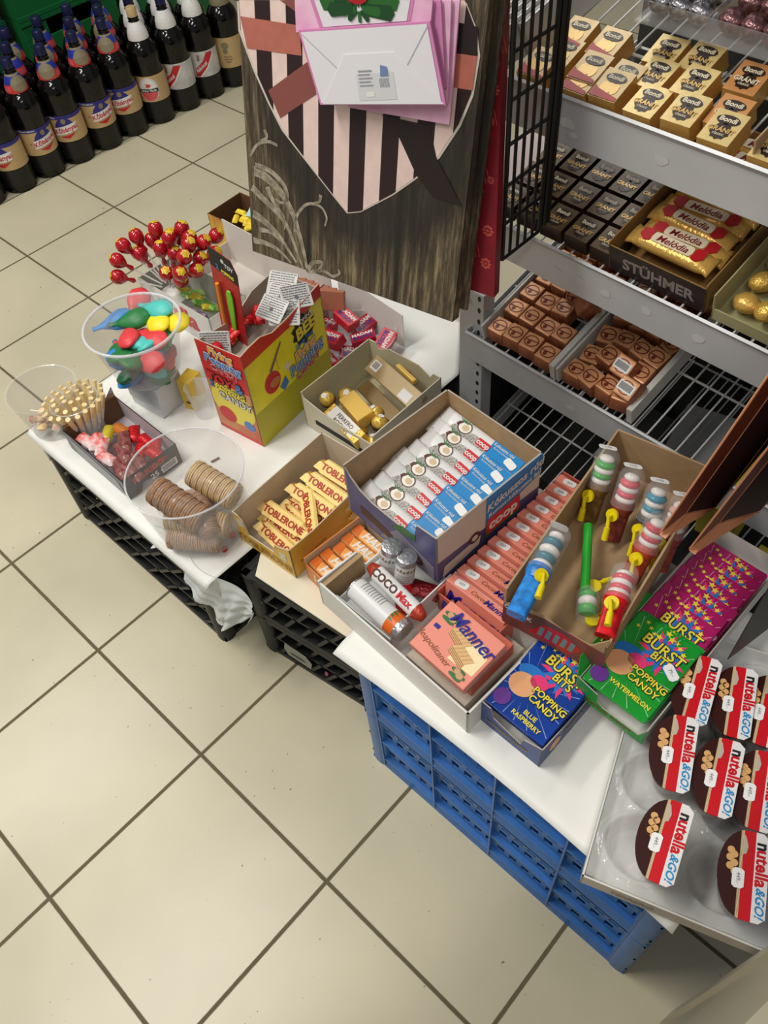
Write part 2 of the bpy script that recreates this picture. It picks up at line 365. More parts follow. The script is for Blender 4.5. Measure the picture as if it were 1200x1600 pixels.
# packing label caught on the low black crate
lb = MB(); lb.prism([(0, 0), (.055, -.004), (.062, .022), (.05, .040), (.0, .045), (-.006, .02)], 0, .0006)
lb.prism([(.010, .012), (.045, .012), (.040, .019), (.010, .019)], .0007, .0010, 1)
tag(lb.build('packing_label', [mat('grey_label_paper', (150, 150, 140), .6), INK], None, T(-.005, .2385, .045) @ RZ(math.radians(8)) @ RX(PI/2)), 'torn grey packing label stuck on the side of the low black crate', 'label')
tag(MB().prism([(0, 0), (.006, .002), (.010, .016), (.003, .018)], 0, .0008).build('candy_wrapper', mat('magenta_print', (170, 24, 90), .4), None, T(.085, .2520, .055) @ RZ(math.radians(8)) @ RX(PI/2)), 'tiny magenta wrapper scrap caught in the black crate beside the blue stack', 'wrapper')
# black block added in place of the shade in the floor gap
tag(MB().box(0, .075, 0, .30, 0, .22).build('gap_shade_block', mat('gap_shade_black', (22, 22, 22), .8), None, T(-.142, .66, 0), bev=.002), 'black block added as shade in the floor gap before the shelf post', 'carton')

# ================================================================ bottles
PET = mat('dark_bottle_plastic', (11, 8, 6), .10)
PETB = mat('dark_bottle_base', (24, 22, 18), .35)
NAVYCAP = mat('navy_cap', (24, 26, 62), .3); CREAMCAP = mat('cream_cap', (190, 165, 120), .4); GREYCAP = mat('grey_cap', (150, 150, 150), .4)
TAN = mat('tan_label', (190, 160, 112), .45); LBLUE = mat('label_blue', (44, 42, 124), .45); LRED = mat('label_red', (190, 36, 44), .45); LWHITE = mat('label_white', (225, 222, 218), .45)
LGREY = mat('label_silver', (176, 176, 172), .35, c2=(214, 212, 206), vscale=18); LPINK = mat('label_rose', (216, 84, 92), .45); STONE = mat('label_stone', (132, 122, 96), .5); NRED = mat('neck_red', (205, 62, 52), .4); NBLUE = mat('neck_blue', (36, 52, 150), .4)
BR = .0560
def wrapc(mb_src, R_, z0, parent, name, mats, a0=0):      # bend flat art round the bottle
    vs = []
    for x, y, h in mb_src.v:
        a = x/R_+a0; r = R_+h; vs.append((r*math.sin(a), -r*math.cos(a), z0+y))
    mb_src.v = vs; return mb_src.build(name, mats, parent)
def dense(poly, h, mb, mi):                               # thin patch cut into strips so it bends well
    xs = [q[0] for q in poly]; x0, x1 = min(xs), max(xs); n = max(1, int((x1-x0)/.006))
    for i in range(n):
        a, b_ = x0+(x1-x0)*i/n, x0+(x1-x0)*(i+1)/n; pl = poly
        for sgn, lim in ((1, a), (-1, b_)):
            out = []
            for j in range(len(pl)):
                p0, p1 = pl[j], pl[(j+1) % len(pl)]; d0, d1 = sgn*(p0[0]-lim), sgn*(p1[0]-lim)
                if d0 >= 0: out.append(p0)
                if d0*d1 < 0: t_ = d0/(d0-d1); out.append((p0[0]+(p1[0]-p0[0])*t_, p0[1]+(p1[1]-p0[1])*t_))
            pl = out
            if len(pl) < 3: break
        if len(pl) >= 3: mb.add([(x, y, h) for x, y in pl], [tuple(range(len(pl)))], mi)
    return mb
def rect(x0, x1, y0, y1): return [(x0, y0), (x1, y0), (x1, y1), (x0, y1)]
def label_art(kind, body):
    R_ = BR+.0006
    z0 = .083; H = .088
    full = rect(-PI*R_, PI*R_-.0001, 0, H); mb = MB()
    if kind == 'tan_blue':
        dense(full, 0, mb, 0); dense(rect(-PI*R_, PI*R_-.0001, H-.012, H), .0003, mb, 1)
        wrapc(mb, R_, z0, body, 'label', [TAN, LBLUE])
        art = MB()
        for off in (0, .17):
            dense([(off-.037+.074*i/10, .046+.036*math.sin(PI*i/10)**.7) for i in range(11)], .0006, art, 1); dense(ell(.008, .009, off, .070), .0009, art, 4)
            dense([(off-.040, .022), (off+.038, .034), (off+.042, .062), (off-.040, .048)], .0009, art, 2)
            dense([(off-.026, .019), (off+.030, .028), (off+.020, .022), (off+.004, .012), (off-.004, .012)], .0008, art, 3)
            put_text(art, 'Kőbányai', .0215, off, .0415, .0012, .02, 0, .17, 3)
        put_text(art, 'NAPJAINK HAGYOMÁNYA', .0062, -.06, H-.006, .0008, .01, mi=2); put_text(art, '2L', .008, -.05, .04, .0006, 0, mi=1)
        wrapc(art, R_, z0, body, 'lettering', [TAN, LBLUE, LWHITE, LRED, STONE])
    elif kind == 'oval':
        z0 = .083; H = .088; dense(rect(-PI*R_, PI*R_-.0001, 0, H), 0, mb, 0); wrapc(mb, R_, z0, body, 'label', TAN)
        art = MB(); dense(ell(.036, .041, -.012, .043), .0004, art, 1); dense(ell(.033, .038, -.012, .043), .0006, art, 4); dense(ell(.032, .037, -.012, .043), .0007, art, 1)
        dense([(-.012+.030*math.cos(PI+PI*i/10), .034+.030*math.sin(PI+PI*i/10)) for i in range(11)], .0009, art, 5)
        dense(rect(-.046, .022, .034, .046), .0011, art, 2); put_text(art, 'Arany Fácán', .0115, -.012, .040, .0014, .02, mi=1)
        art.add([(-.022, .052, .0011), (-.008, .050, .0011), (.0, .058, .0011), (-.006, .062, .0011), (-.02, .064, .0011), (-.016, .058, .0011)], [(0, 1, 2, 3, 5), (3, 4, 5)], 3)
        wrapc(art, R_, z0, body, 'lettering', [TAN, LWHITE, INK, NRED, STONE, LPINK])
    elif kind == 'silver':
        z0 = .083; H = .088; dense(rect(-PI*R_, PI*R_-.0001, 0, H), 0, mb, 0); wrapc(mb, R_, z0, body, 'label', LGREY)
        art = MB(); dense([(-.046, .004), (-.034, .002), (-.002, .032), (.03, .078), (.024, .082), (.004, .082), (-.012, .056), (-.048, .026)], .0005, art, 1)
        dense([(-.034, .002), (-.028, .001), (.004, .03), (.034, .074), (.03, .078), (-.002, .032)], .0006, art, 2)
        put_text(art, 'Rákóczi', .017, -.022, .034, .001, .02, .2, .62, 2)
        dense([(-.034, .058), (-.024, .056), (-.022, .076), (-.030, .079)], .0006, art, 3)
        wrapc(art, R_, z0, body, 'lettering', [LGREY, LRED, LWHITE, STONE])
    else:
        z0 = .075; H = .105; dense(rect(-PI*R_, PI*R_-.0001, 0, H), 0, mb, 0); wrapc(mb, R_, z0, body, 'label', TAN)
        art = MB(); dense(ell(.014, .012, 0, .078), .0004, art, 1); dense(ell(.009, .01, -.002, .06), .0005, art, 1)
        for i, s in enumerate(('Prémium', 'minőségű', 'világos')): put_text(art, s, .008, .004, .04-.009*i, .0006, .01, mi=1)
        wrapc(art, R_, z0, body, 'lettering', [TAN, STONE])
def neck_art(kind, body):
    # the paper collar on the shoulder (a cone)
    r0, z0, r1, z1 = .0354, .2790, .0190, .332
    def cone(poly, h, mb, mi, n=1):
        vs = []
        for a, t_ in poly: r = r0+(r1-r0)*t_+.0042*math.sin(PI*t_)+.0006+h; vs.append((r*math.sin(a), -r*math.cos(a), z0+(z1-z0)*t_+h*.5))
        mb.add(vs, [tuple(range(len(vs)))], mi)
    mb = MB()
    if kind == 'tan_blue':
        for i in range(24):
            a, b_ = 2*PI*i/24, 2*PI*(i+1)/24
            [cone([(a, p_), (b_, p_), (b_, q_), (a, q_)], 0, mb, m_) for p_, q_, m_ in ((0, .2, 1), (.2, .46, 1), (.46, .68, 0), (.68, .9, 0), (.9, 1, 2))]
        for ac in (0, PI):
            [cone([(ac+.9*c0_, .48-.42*math.sqrt(1-c0_*c0_)), (ac+.9*c1_, .48-.42*math.sqrt(1-c1_*c1_)), (ac+.9*c1_, .48), (ac+.9*c0_, .48)], .0009, mb, 2) or cone([(ac+.9*c0_, .48), (ac+.9*c1_, .48), (ac+.9*c1_, .48+.42*math.sqrt(1-c1_*c1_)), (ac+.9*c0_, .48+.42*math.sqrt(1-c0_*c0_))], .0009, mb, 2) for c0_, c1_ in [(-1+i/6, -1+(i+1)/6) for i in range(12)]]
            [cone([(ac+PI/2+.2*j, .08), (ac+PI/2+.2*j+.2, .08), (ac+PI/2+.2*j+.2, .40), (ac+PI/2+.2*j, .40)], .0009, mb, 3) for j in range(-3, 3)]
        mb.build('neck_label', [NBLUE, NRED, STONE, LPINK], body)
    else:
        for i in range(24):
            a, b_ = 2*PI*i/24, 2*PI*(i+1)/24
            [cone([(a, p_/5), (b_, p_/5), (b_, p_/5+.2), (a, p_/5+.2)], 0, mb, 0) for p_ in range(5)]
        if kind == 'silver':
            cone([(-.5, .0), (.1, .0), (.7, .9), (.1, .9)], .0005, mb, 1)
        mb.build('neck_label', [LWHITE if kind != 'plain' else STONE, LRED], body)
def bottle(kind):
    o = thing('beer_bottle', 'x', 'bottle')
    b = MB(); P = [(.020, .004), (.048, 0), (.056, .006), (BR, .03), (BR, .078), (BR-.0008, .082), (BR-.0008, .172), (BR, .176), (BR, .215), (.0575, .232), (.054, .248), (.048, .262), (.0415, .270), (.0350, .2785), (.0322, .292), (.0300, .306), (.0250, .320), (.0180, .333), (.0150, .338), (.0150, .350)]
    b.lathe(P, 32)
    body = b.build('bottle_body', PET, o, smooth=50)
    ft = MB()
    for i in range(5):
        a = 2*PI*i/5
        ft.lathe([(.010, 0), (.0185, .003), (.021, .03), (.017, .06)], 12, 0, T(.0345*math.cos(a), .0345*math.sin(a), 0))
    ft.lathe([(BR+.0004, .022), (BR+.0004, .076), (BR, .080)], 32, 0, cap=False)
    ft.build('petal_base', PETB, o, smooth=50)
    MB().lathe([(.0185, .340), (.0185, .343), (.0150, .344), (.0150, .350)], 20).build('neck_ring', PET, o, smooth=40)
    cp = MB(); n = 36; r = .0172
    vs = []; 
    for z, s in ((.347, 1), (.372, 1)): vs += [((r+(.0005 if i % 2 else 0))*math.cos(2*PI*i/n), (r+(.0005 if i % 2 else 0))*math.sin(2*PI*i/n), z) for i in range(n)]
    vs += [(.0150*math.cos(2*PI*i/n), .0150*math.sin(2*PI*i/n), .3755) for i in range(n)]
    cp.add(vs, [(i, (i+1) % n, n+(i+1) % n, n+i) for i in range(n)]+[(n+i, n+(i+1) % n, 2*n+(i+1) % n, 2*n+i) for i in range(n)]+[tuple(range(2*n, 3*n))])
    cp.build('screw_cap', {'tan_blue': NAVYCAP, 'oval': CREAMCAP, 'silver': NAVYCAP, 'plain': GREYCAP}[kind], o, smooth=40)
    label_art(kind, body); neck_art(kind, body)
    return o
PROTO = {k: bottle(k) for k in ('tan_blue', 'oval', 'silver', 'plain')}
USED = set()
def put_bottle(kind, x, y, label, turn=0):
    a = math.atan2(.725-x, -(-.135-y))        # label faces the aisle, each turned a little
    M = T(x, y, 0) @ RZ(a*.0+math.radians(47)+turn)
    if kind not in USED: o = PROTO[kind]; USED.add(kind); o.matrix_local = M
    else: o = copy_tree(PROTO[kind], None, M)
    o['label'] = label; o['group'] = 'beer bottles standing on the floor'; return o
kinds = ['tan_blue']*6+['oval', 'silver', 'silver', 'plain']
turns = [.1, -.15, .75, .1, .6, .0, .15, -.1, .35, -.1]
names = ['tan and blue labelled beer bottle cut by the left photo edge, front row',
         'front row tan and blue labelled beer bottle, first fully in view from the left',
         'front row tan and blue labelled beer bottle, second fully in view from the left edge',
         'front row tan and blue labelled beer bottle, third fully in view from the left edge',
         'front row tan and blue labelled beer bottle, fourth fully in view from the left edge',
         'front row tan and blue labelled beer bottle standing next to the cream capped bottle',
         'dark beer bottle with cream cap and tan label with a white oval and bird',
         'silver labelled dark bottle with red diagonal stripe, beside the cream capped bottle',
         'silver labelled dark bottle with red diagonal stripe, beside the plain tan labelled bottle',
         'dark bottle with plain tan label half hidden by the big wood print gift bag']
DX, DY = -.038, .034
FC = [(-2.053+.0055*i+.003*math.sin(i*2.2), .766+.1168*i) for i in range(10)]
for i, (x, y) in enumerate(FC): put_bottle(kinds[i], x, y, names[i], turns[i])
for r in (0, 1):
    for i in range(9 if r == 0 else 8):
        x = FC[i][0]-.1025*(r+1); y = FC[i][1]+(.0585, 0.117)[r]
        k = 'tan_blue' if i < 6 else 'silver'
        nm = ('second', 'third')[r]
        put_bottle(k, x, y, f'dark beer bottle in the {nm} row from the aisle, {ORD[i]} from the left', .5*math.sin(i*2.3+r*4))
# green crates behind the bottles
GRN = mat('green_crate_plastic', (18, 100, 50), .45, var=.1, vscale=4); TEAL = mat('teal_crate_plastic', (16, 74, 56), .45)
def green_crate(x, y, m, label, rot=0, z=0, w=.40, d=.30, h=.30, logo=0):
    o = thing('bottle_crate', label, 'crate', T(x, y, z) @ RZ(rot))
    mb = MB(); mb.box(-w/2, w/2, -.006, 0, 0, h-.07); mb.box(-w/2, w/2, -.006, 0, h-.02, h); mb.box(-w/2, -w/2+.10, -.006, 0, h-.07, h-.02); mb.box(w/2-.10, w/2, -.006, 0, h-.07, h-.02)
    mb.build('front_wall', m, o, bev=.002)
    for n_, a in (('side_wall', (-w/2, -w/2+.006, 0, d, 0, h)), ('side_wall', (w/2-.006, w/2, 0, d, 0, h)), ('back_wall', (-w/2, w/2, d, d+.006, 0, h)), ('bottom', (-w/2, w/2, 0, d, 0, .01))): MB().box(*a).build(n_, m, o)
    MB().box(-w/2-.006, w/2+.006, -.012, -.006, h-.014, h).build('rim', m, o); MB().box(-w/2-.006, w/2+.006, -.012, -.006, 0, .014).build('rim', m, o)
    if logo:
        lg = MB(); lg.prism(rrect(.2, .10, .01), 0, .001, 0, face((0, -.0065, .12), (1, 0, 0), (0, 0, 1))); lg.prism(ell(.03, .035), .001, .002, 1, face((.02, -.0065, .12), (1, 0, 0), (0, 0, 1)))
        lg.build('printed_panel', [mat('green_print', (92, 128, 60), .5, c2=(60, 96, 50), vscale=12), STONE], o)
    return o
gr = math.radians(90)
green_crate(-2.48, 1.02, TEAL, 'dark teal bottle crate behind the beer bottles at the left edge, lower', gr)
green_crate(-2.48, 1.02, TEAL, 'dark teal bottle crate behind the beer bottles at the left edge, upper', gr, .302)
green_crate(-2.44, 1.46, GRN, 'bright green bottle crate with a printed panel behind the beer bottles, lower', gr, 0, logo=1)
green_crate(-2.44, 1.46, GRN, 'bright green bottle crate stacked on top behind the beer bottles', gr, .302, logo=1)
green_crate(-2.44, 1.90, GRN, 'green bottle crate behind the bottles nearest the hanging gift bags', gr)
green_crate(-2.48, .58, TEAL, 'dark teal bottle crate beyond the left edge of the bottle rows', gr)

# ================================================================ open cartons
def carton(name, label, cat, M, w, d, h, outer, inner, t=.002, hs=None, cuts=None, group=None, rim=None):
    """open topped box, origin at front-left-bottom corner; hs = heights of front,right,back,left"""
    o = thing(name, label, cat, M, group); hs = hs or (h, h, h, h)
    F = [Matrix(), T(w, 0, 0) @ RZ(PI/2), T(w, d, 0) @ RZ(PI), T(0, d, 0) @ RZ(-PI/2)]
    for i in range(4):
        W = w if i % 2 == 0 else d; H = hs[i]; prof = (cuts or {}).get(i)
        poly = [(0, 0), (W, 0)]+([(a*W, b_) for a, b_ in prof][::-1] if prof else [(W, H), (0, H)])
        mb = MB(); FF = F[i] @ face((0, 0, 0), (1, 0, 0), (0, 0, 1))
        n = len(poly)
        mb.add([(x, y, 0) for x, y in poly]+[(x, y, -t) for x, y in poly], [tuple(range(n))], 0, FF)
        mb.add([(x, y, -t) for x, y in poly], [tuple(range(n))[::-1]], 1, FF)
        mb.add([(x, y, 0) for x, y in poly]+[(x, y, -t) for x, y in poly], [(k, n+k, n+(k+1) % n, (k+1) % n) for k in range(n)], 2, FF)
        mb.build('side_panel', [outer[i] if isinstance(outer, (list, tuple)) else outer, inner, rim or inner], o)
    MB().box(t, w-t, t, d-t, 0.0005, t).build('bottom', inner, o)
    return o
def fM(w, d, i, z=0):  # art frame on outer side i (x right, y up), origin bottom-left
    return [T(0, 0, z) @ RX(PI/2), T(w, 0, z) @ RZ(PI/2) @ RX(PI/2), T(w, d, z) @ RZ(PI) @ RX(PI/2), T(0, d, z) @ RZ(-PI/2) @ RX(PI/2)][i]
# ---- coconut bar box
CB = mat('cyan_blue_print', (0, 132, 200), .4); NAVYP = mat('navy_purple_print', (62, 66, 120), .4, c2=(104, 98, 130), vscale=14); CBG = mat('box_light_band', (212, 204, 190), .5)
CW = mat('bar_wrapper_white', (232, 232, 230), .35, bump=.3, bscale=50); SPECK = mat('coconut_flake_print', (112, 108, 102), .4, c2=(206, 200, 192), vscale=420)
COCOW = mat('coconut_flesh', (240, 234, 222), .4); COCOB = mat('coconut_shell_print', (84, 48, 34), .5); COCOC = mat('coconut_hollow', (212, 186, 150), .4); LEAF = mat('leaf_print', (52, 112, 56), .4)
cw, cd, ch = .192, .216, .106
cM = T(.096, .366, .458) @ RZ(math.radians(-4.5))
cb = carton('display_box', 'large blue and white display box of coconut bars with light brown inside', 'box', cM, cw, cd, ch, [NAVYP, CBG, BROWN, NAVYP], BROWN, t=.0025,
            cuts={0: [(0, ch), (.05, ch*.86), (.16, ch*.70), (.30, ch*.62), (.76, ch*.62), (.80, ch*.95), (1, ch)]}, rim=GREYCARD)
mb = MB(); fm = fM(cw, cd, 1)
mb.prism([(.0, 0), (cd, 0), (cd, .030), (0, .046)], 0, .0005, 3, fm)
mb.prism([(.098, ch), (cd, ch), (cd, .062), (.098, .040)], .0002, .0008, 0, fm); mb.prism([(.098, .046), (.172, .046), (.172, .014), (.098, .014)], .0009, .0012, 2, fm); mb.prism([(.100, .034+.02), (.170, .034+.02), (.170, .020), (.100, .020)], .0013, .0016, 1, fm)
put_text(mb, 'Kókuszos rúd', .0215, .158, .085, .0018, .02, .15, .08, 4, fm); put_text(mb, 'Rumos-kókuszos ízű', .0135, .158, .066, .0018, .004, .15, .08, 4, fm)
put_text(mb, 'coop', .030, .135, .037, .002, .03, 0, 0, 4, fm)
mb.prism([(.01, .004), (.085, .012), (.088, .030), (.014, .026)], .0006, .001, 5, fm); mb.prism(ell(.012, .011, .075, .037), .0011, .0014, 6, fm); mb.prism(ell(.006, .0055, .075, .037), .0015, .0018, 5, fm)
mb.build('print', [CB, REDP, LEAF, NAVYP, LWHITE, CBG, COCOB], cb)
mb = MB(); fm = fM(cw, cd, 0)
mb.prism([(.07, .0), (.185, 0), (.185, .03), (.11, .05)], 0, .0004, 0, fm)
mb.prism(ell(.013, .011, .15, .018), .0005, .0008, 1, fm); mb.prism(ell(.006, .005, .15, .018), .0009, .0011, 0, fm); mb.prism([(.03, .02), (.10, .012), (.10, .028), (.03, .038)], .0005, .0008, 1, fm)
mb.prism([(.10, .05), (.15, .06), (.15, .075), (.12, .072)], .0005, .0008, 2, fm)
mb.build('print', [mat('grey_lilac_print', (140, 134, 150), .45, var=.15, vscale=30), COCOB, LEAF], cb)
def coco_bar():
    L, W, H = .168, .031, .017
    o = thing('coconut_bar', 'x', 'chocolate bar', None, 'coconut bars in the blue and white box')
    b = MB(); n = 22; seg = 12
    prof = []
    for i in range(n+1):
        x = -L/2+L*i/n; e = min(i, n-i)
        k = (0.12, .35, .8, 1)[min(e, 3)] if e < 3 else 1
        wv = W/2*(1.06 if e == 0 else (1.0 if e == 1 else .98))
        prof.append([(x, wv*math.cos(2*PI*j/seg), H/2*k*math.copysign(abs(math.sin(2*PI*j/seg))**.6, math.sin(2*PI*j/seg))) for j in range(seg)])
    vs = [a for r in prof for a in r]; fs = [(i*seg+j, i*seg+(j+1) % seg, (i+1)*seg+(j+1) % seg, (i+1)*seg+j) for i in range(n) for j in range(seg)]
    b.add(vs, fs+[tuple(range(seg))[::-1], tuple(range(n*seg, (n+1)*seg))]); w_ = b.build('wrapper', CW, o, smooth=1)
    a = MB(); z = H/2+.0004
    a.box(.018, .077, -.0128, .0128, z-.003, z, 0); a.prism([(-.055, -.0135), (.012, -.0135), (.018, -.010), (.018, .0), (-.01, .001), (-.052, -.004)], z-.002, z+.0002, 1)
    a.prism(ell(.0125, .0105, -.034, .000), z, z+.0006, 3); a.prism(ell(.0108, .0090, -.0335, .000), z, z+.0009, 2); a.prism(ell(.0062, .0050, -.032, -.0002), z+.0009, z+.0012, 4); a.prism([(-.048, .004), (-.038, .011), (-.046, -.004), (-.050, -.002)], z+.0009, z+.0012, 3)
    for q in range(5): a.prism([(-.044+.002*q, .006), (-.041+.002*q, .006), (-.054+.008*q, .0145)], z+.0010, z+.0013, 5)
    a.prism(rrect(.024, .0125, .002, 3, .008, -.0045), z+.0002, z+.0010, 6)
    put_text(a, 'coop', .0115, .008, -.0045, z+.0012, .03, mi=7); put_text(a, 'Kókuszos rúd', .0070, .040, .008, z+.0005, .012, .1, mi=7); put_text(a, 'Rumos-kókuszos', .0046, .040, .002, z+.0005, 0, .1, mi=7)
    a.build('print', [CB, SPECK, COCOW, COCOB, COCOC, LEAF, REDP, LWHITE], w_)
    price(o, T(.062, -.004, z+.0012) @ RZ(-.2), '', .95)
    return o
cp0 = coco_bar(); first = True
for i in range(8):
    yy = .021+i*.0252; zz = .040+.0035*i if i < 7 else .066
    M = cM @ T(.094+.004*math.sin(i*1.7), yy, zz) @ RZ(math.radians(-3+2.5*math.sin(i*2.1))) @ RX(math.radians(16)) @ RY(math.radians(4))
    o = cp0 if i == 0 else copy_tree(cp0, None, M); o.matrix_local = M
    o['label'] = f'coconut bar in white and blue wrapper, {ORD[i]} from the front of its display box'
# support: box it stands on
s2 = carton('display_box', 'low purple printed carton right under the coconut bar box', 'box', T(.112, .385, .4085) @ RZ(math.radians(-4.5)), .17, .19, .047, NAVYP, BROWN)
MB().box(.002, .168, .002, .188, .044, .046).build('lid', BROWN, s2)
# ---- white tray with rolls and wafer pack
tM = T(.158, .236, .408) @ RZ(math.radians(-3.2)); tw, td, th = .293, .150, .058
wt = carton('cardboard_tray', 'long white cardboard tray with cans of sweets and a pink wafer pack', 'tray', tM, tw, td, th, [WHITE, WHITE, BROWN, BROWN], WHITE, t=.003, hs=(th, th, th, th), cuts={3: [(0, .012), (.42, .012), (.5, th), (1, th+.004)], 2: [(0, th), (.55, th), (.62, .012), (1, .012)]})
MB().box(.004, .012, .0035, td*.52, .003, th-.002).build('inner_flap', BROWN, wt)
# inner printed carton
IW = mat('white_glossy_card', (222, 222, 220), .35)
ic = carton('carton', 'small white printed carton holding cans inside the long white tray', 'box', tM @ T(.022, .012, .004) @ RZ(math.radians(2)), .112, .128, .05, IW, IW, hs=(.028, .05, .03, .018))
mb = MB(); fm = fM(.112, .128, 0); pass
mb.prism(ell(.010, .009, .10, .012), .0004, .0008, 2, fm); mb.prism(ell(.006, .005, .10, .012), .0009, .0012, 3, fm); mb.build('print', [COCOB, REDP, COCOB, COCOW], ic)
mb = MB(); fm = fM(.112, .128, 1)
for i in range(12): mb.box(.02+i*.002, .021+i*.002, .008, .022, .0004, .0008, 0, fm)
mb.build('barcode', [INK], ic)
ca, cb_ = Vector((0.2007, 0.3021, 0.474)), Vector((0.3174, 0.2867, 0.474)); up_ = Vector((-.3, .8, .5))
cf = thing('candy_pack', 'white candy bar pack with red ends lying behind the orange ended can', 'sweet', face((ca+cb_)/2, cb_-ca, up_))
cl_ = (cb_-ca).length; pk_ = MB(); n = 14; sg = 12; vs = []
for i in range(n+1):
    e = min(i, n-i); k_ = (.55, .8, 1)[min(e, 2)]; vs += [(-cl_/2+cl_*i/n, .0125*k_*math.cos(2*PI*j/sg), .009*k_*math.sin(2*PI*j/sg)) for j in range(sg)]
pk_.add(vs, [(i*sg+j, i*sg+(j+1) % sg, (i+1)*sg+(j+1) % sg, (i+1)*sg+j) for i in range(n) for j in range(sg)]+[tuple(range(sg))[::-1], tuple(range(n*sg, n*sg+sg))])
for i in range(len(pk_.m)): pk_.m[i] = 1 if i < 2*sg or (n-2)*sg <= i else 0
pw_ = pk_.build('wrapper', [IW, mat('rusty_red_foil', (176, 60, 40), .3, .2, bump=.4)], cf, smooth=1)
mb = MB(); put_text(mb, 'COCO', .0165, -.020, .001, .0092, .03, mi=0); put_text(mb, 'Max', .0165, .022, .001, .0092, .03, .1, mi=1); mb.build('lettering', [COCOB, REDP], pw_)
ORG = mat('orange_print', (226, 104, 30), .35); CANW = mat('can_label_white', (224, 224, 222), .35); GRNP = mat('green_print_dark', (70, 110, 50), .4)
def can(label, M, r=.0165, L=.095, orange=True, group=None):
    o = thing('candy_can', label, 'can', M, group)
    b = MB(); b.lathe([(r*.93, 0), (r, .001), (r, L*.72)], 24, 0); b.lathe([(r+.0002, L*.72), (r+.0002, L-.012)], 24, 1); b.lathe([(r+.0002, L-.012), (r, L-.001), (r*.9, L)], 24, 2)
    b.build('can_body', [CANW, ORG if orange else CANW, SILVER], o, smooth=40)
    a = MB()
    for i in range(9):
        z = .012+.0048*i; s = MB(); w_ = .018
        a.add([((r+.0004)*math.sin(t_), -(r+.0004)*math.cos(t_), zz) for zz in (z, z+.0012) for t_ in [(-.9+1.5*q/6) for q in range(7)]], [(q, q+1, 8+q, 7+q) for q in range(6)], 0)
    for k in range(6):
        t0 = -1+k*.35; a.add([((r+.0005)*math.sin(t0+dt), -(r+.0005)*math.cos(t0+dt), zz) for dt, zz in ((0, L*.72), (.22, L*.72), (.22, L*.78+.004*(k % 2)), (0, L*.76))], [(0, 1, 2, 3)], 1)
    a.build('label_print', [TAGINK, GRNP if orange else STONE], o)
    e = MB(); e.lathe([(r*.86, 0), (r*.86, -.0006)], 20, 0, cap=True); e.lathe([(r*.95, 0), (r*.95, -.0022), (r*.88, -.0022), (r*.88, 0)], 20, 0, cap=False); e.build('end_cap', SILVER, o)
    return o
def along(a, b): 
    a = Vector(a); b = Vector(b); return Matrix.Translation(a) @ (b-a).to_track_quat('Z', 'Y').to_matrix().to_4x4()
can('white and orange candy can lying on its side at the front of the white tray', along((0.2058, 0.266, 0.464), (0.3068, 0.2601, 0.455)) @ RZ(2.6), .0175, .100)
can('grey ended white candy can standing upright at the left of the white tray', tM @ T(.044, .092, .012) @ RY(.12) @ RX(-.1) @ RZ(.5), .0150, .088, False)
can('grey ended white candy can standing beside the coconut bar box corner', tM @ T(.075, .094, .010) @ RY(.05) @ RX(-.15) @ RZ(.8), .0150, .082, False)
# little price tags on the can tops handled as parts
# wrapped sachets in the carton
def sachet(name, label, M, L, W, m, cat='sweet', H=.012, group=None, ends=True):
    o = MB(); n, k = 12, 8
    def sh(u, v):
        x = (u-.5)*L; y = (v-.5)*W; e = min(1, min(u, 1-u)*6)**.6; c = math.sqrt(max(0, 1-(2*v-1)**2))
        return x, y, H/2*e*c
    vs = []; top = [sh(i/n, j/k) for j in range(k+1) for i in range(n+1)]
    o.add(top, [(j*(n+1)+i, j*(n+1)+i+1, (j+1)*(n+1)+i+1, (j+1)*(n+1)+i) for j in range(k) for i in range(n)])
    o.add([(x, y, -z) for x, y, z in top], [(j*(n+1)+i, (j+1)*(n+1)+i, (j+1)*(n+1)+i+1, j*(n+1)+i+1) for j in range(k) for i in range(n)])
    ob = o.build(name, m, None, M, smooth=1); return tag(ob, label, cat, group)
REDF = mat('red_foil', (196, 22, 30), .28, .3, bump=.7, bscale=150)
sachet('candy_sachet', 'red wrapped sweet between the upright cans and the coconut box', tM @ T(.098, .078, .03) @ RZ(-.6) @ RY(.5), .05, .03, REDF)
sachet('candy_sachet', 'dark red wrapped sweet under the corner of the coconut box', tM @ T(.112, .108, .034) @ RZ(.4), .045, .028, mat('dark_red_foil', (120, 14, 22), .3, .3, bump=.7))
sachet('candy_sachet', 'clear wrapped sweet lying flat in the small white carton', tM @ T(.095, .05, .018) @ RZ(.2), .06, .04, FILM)
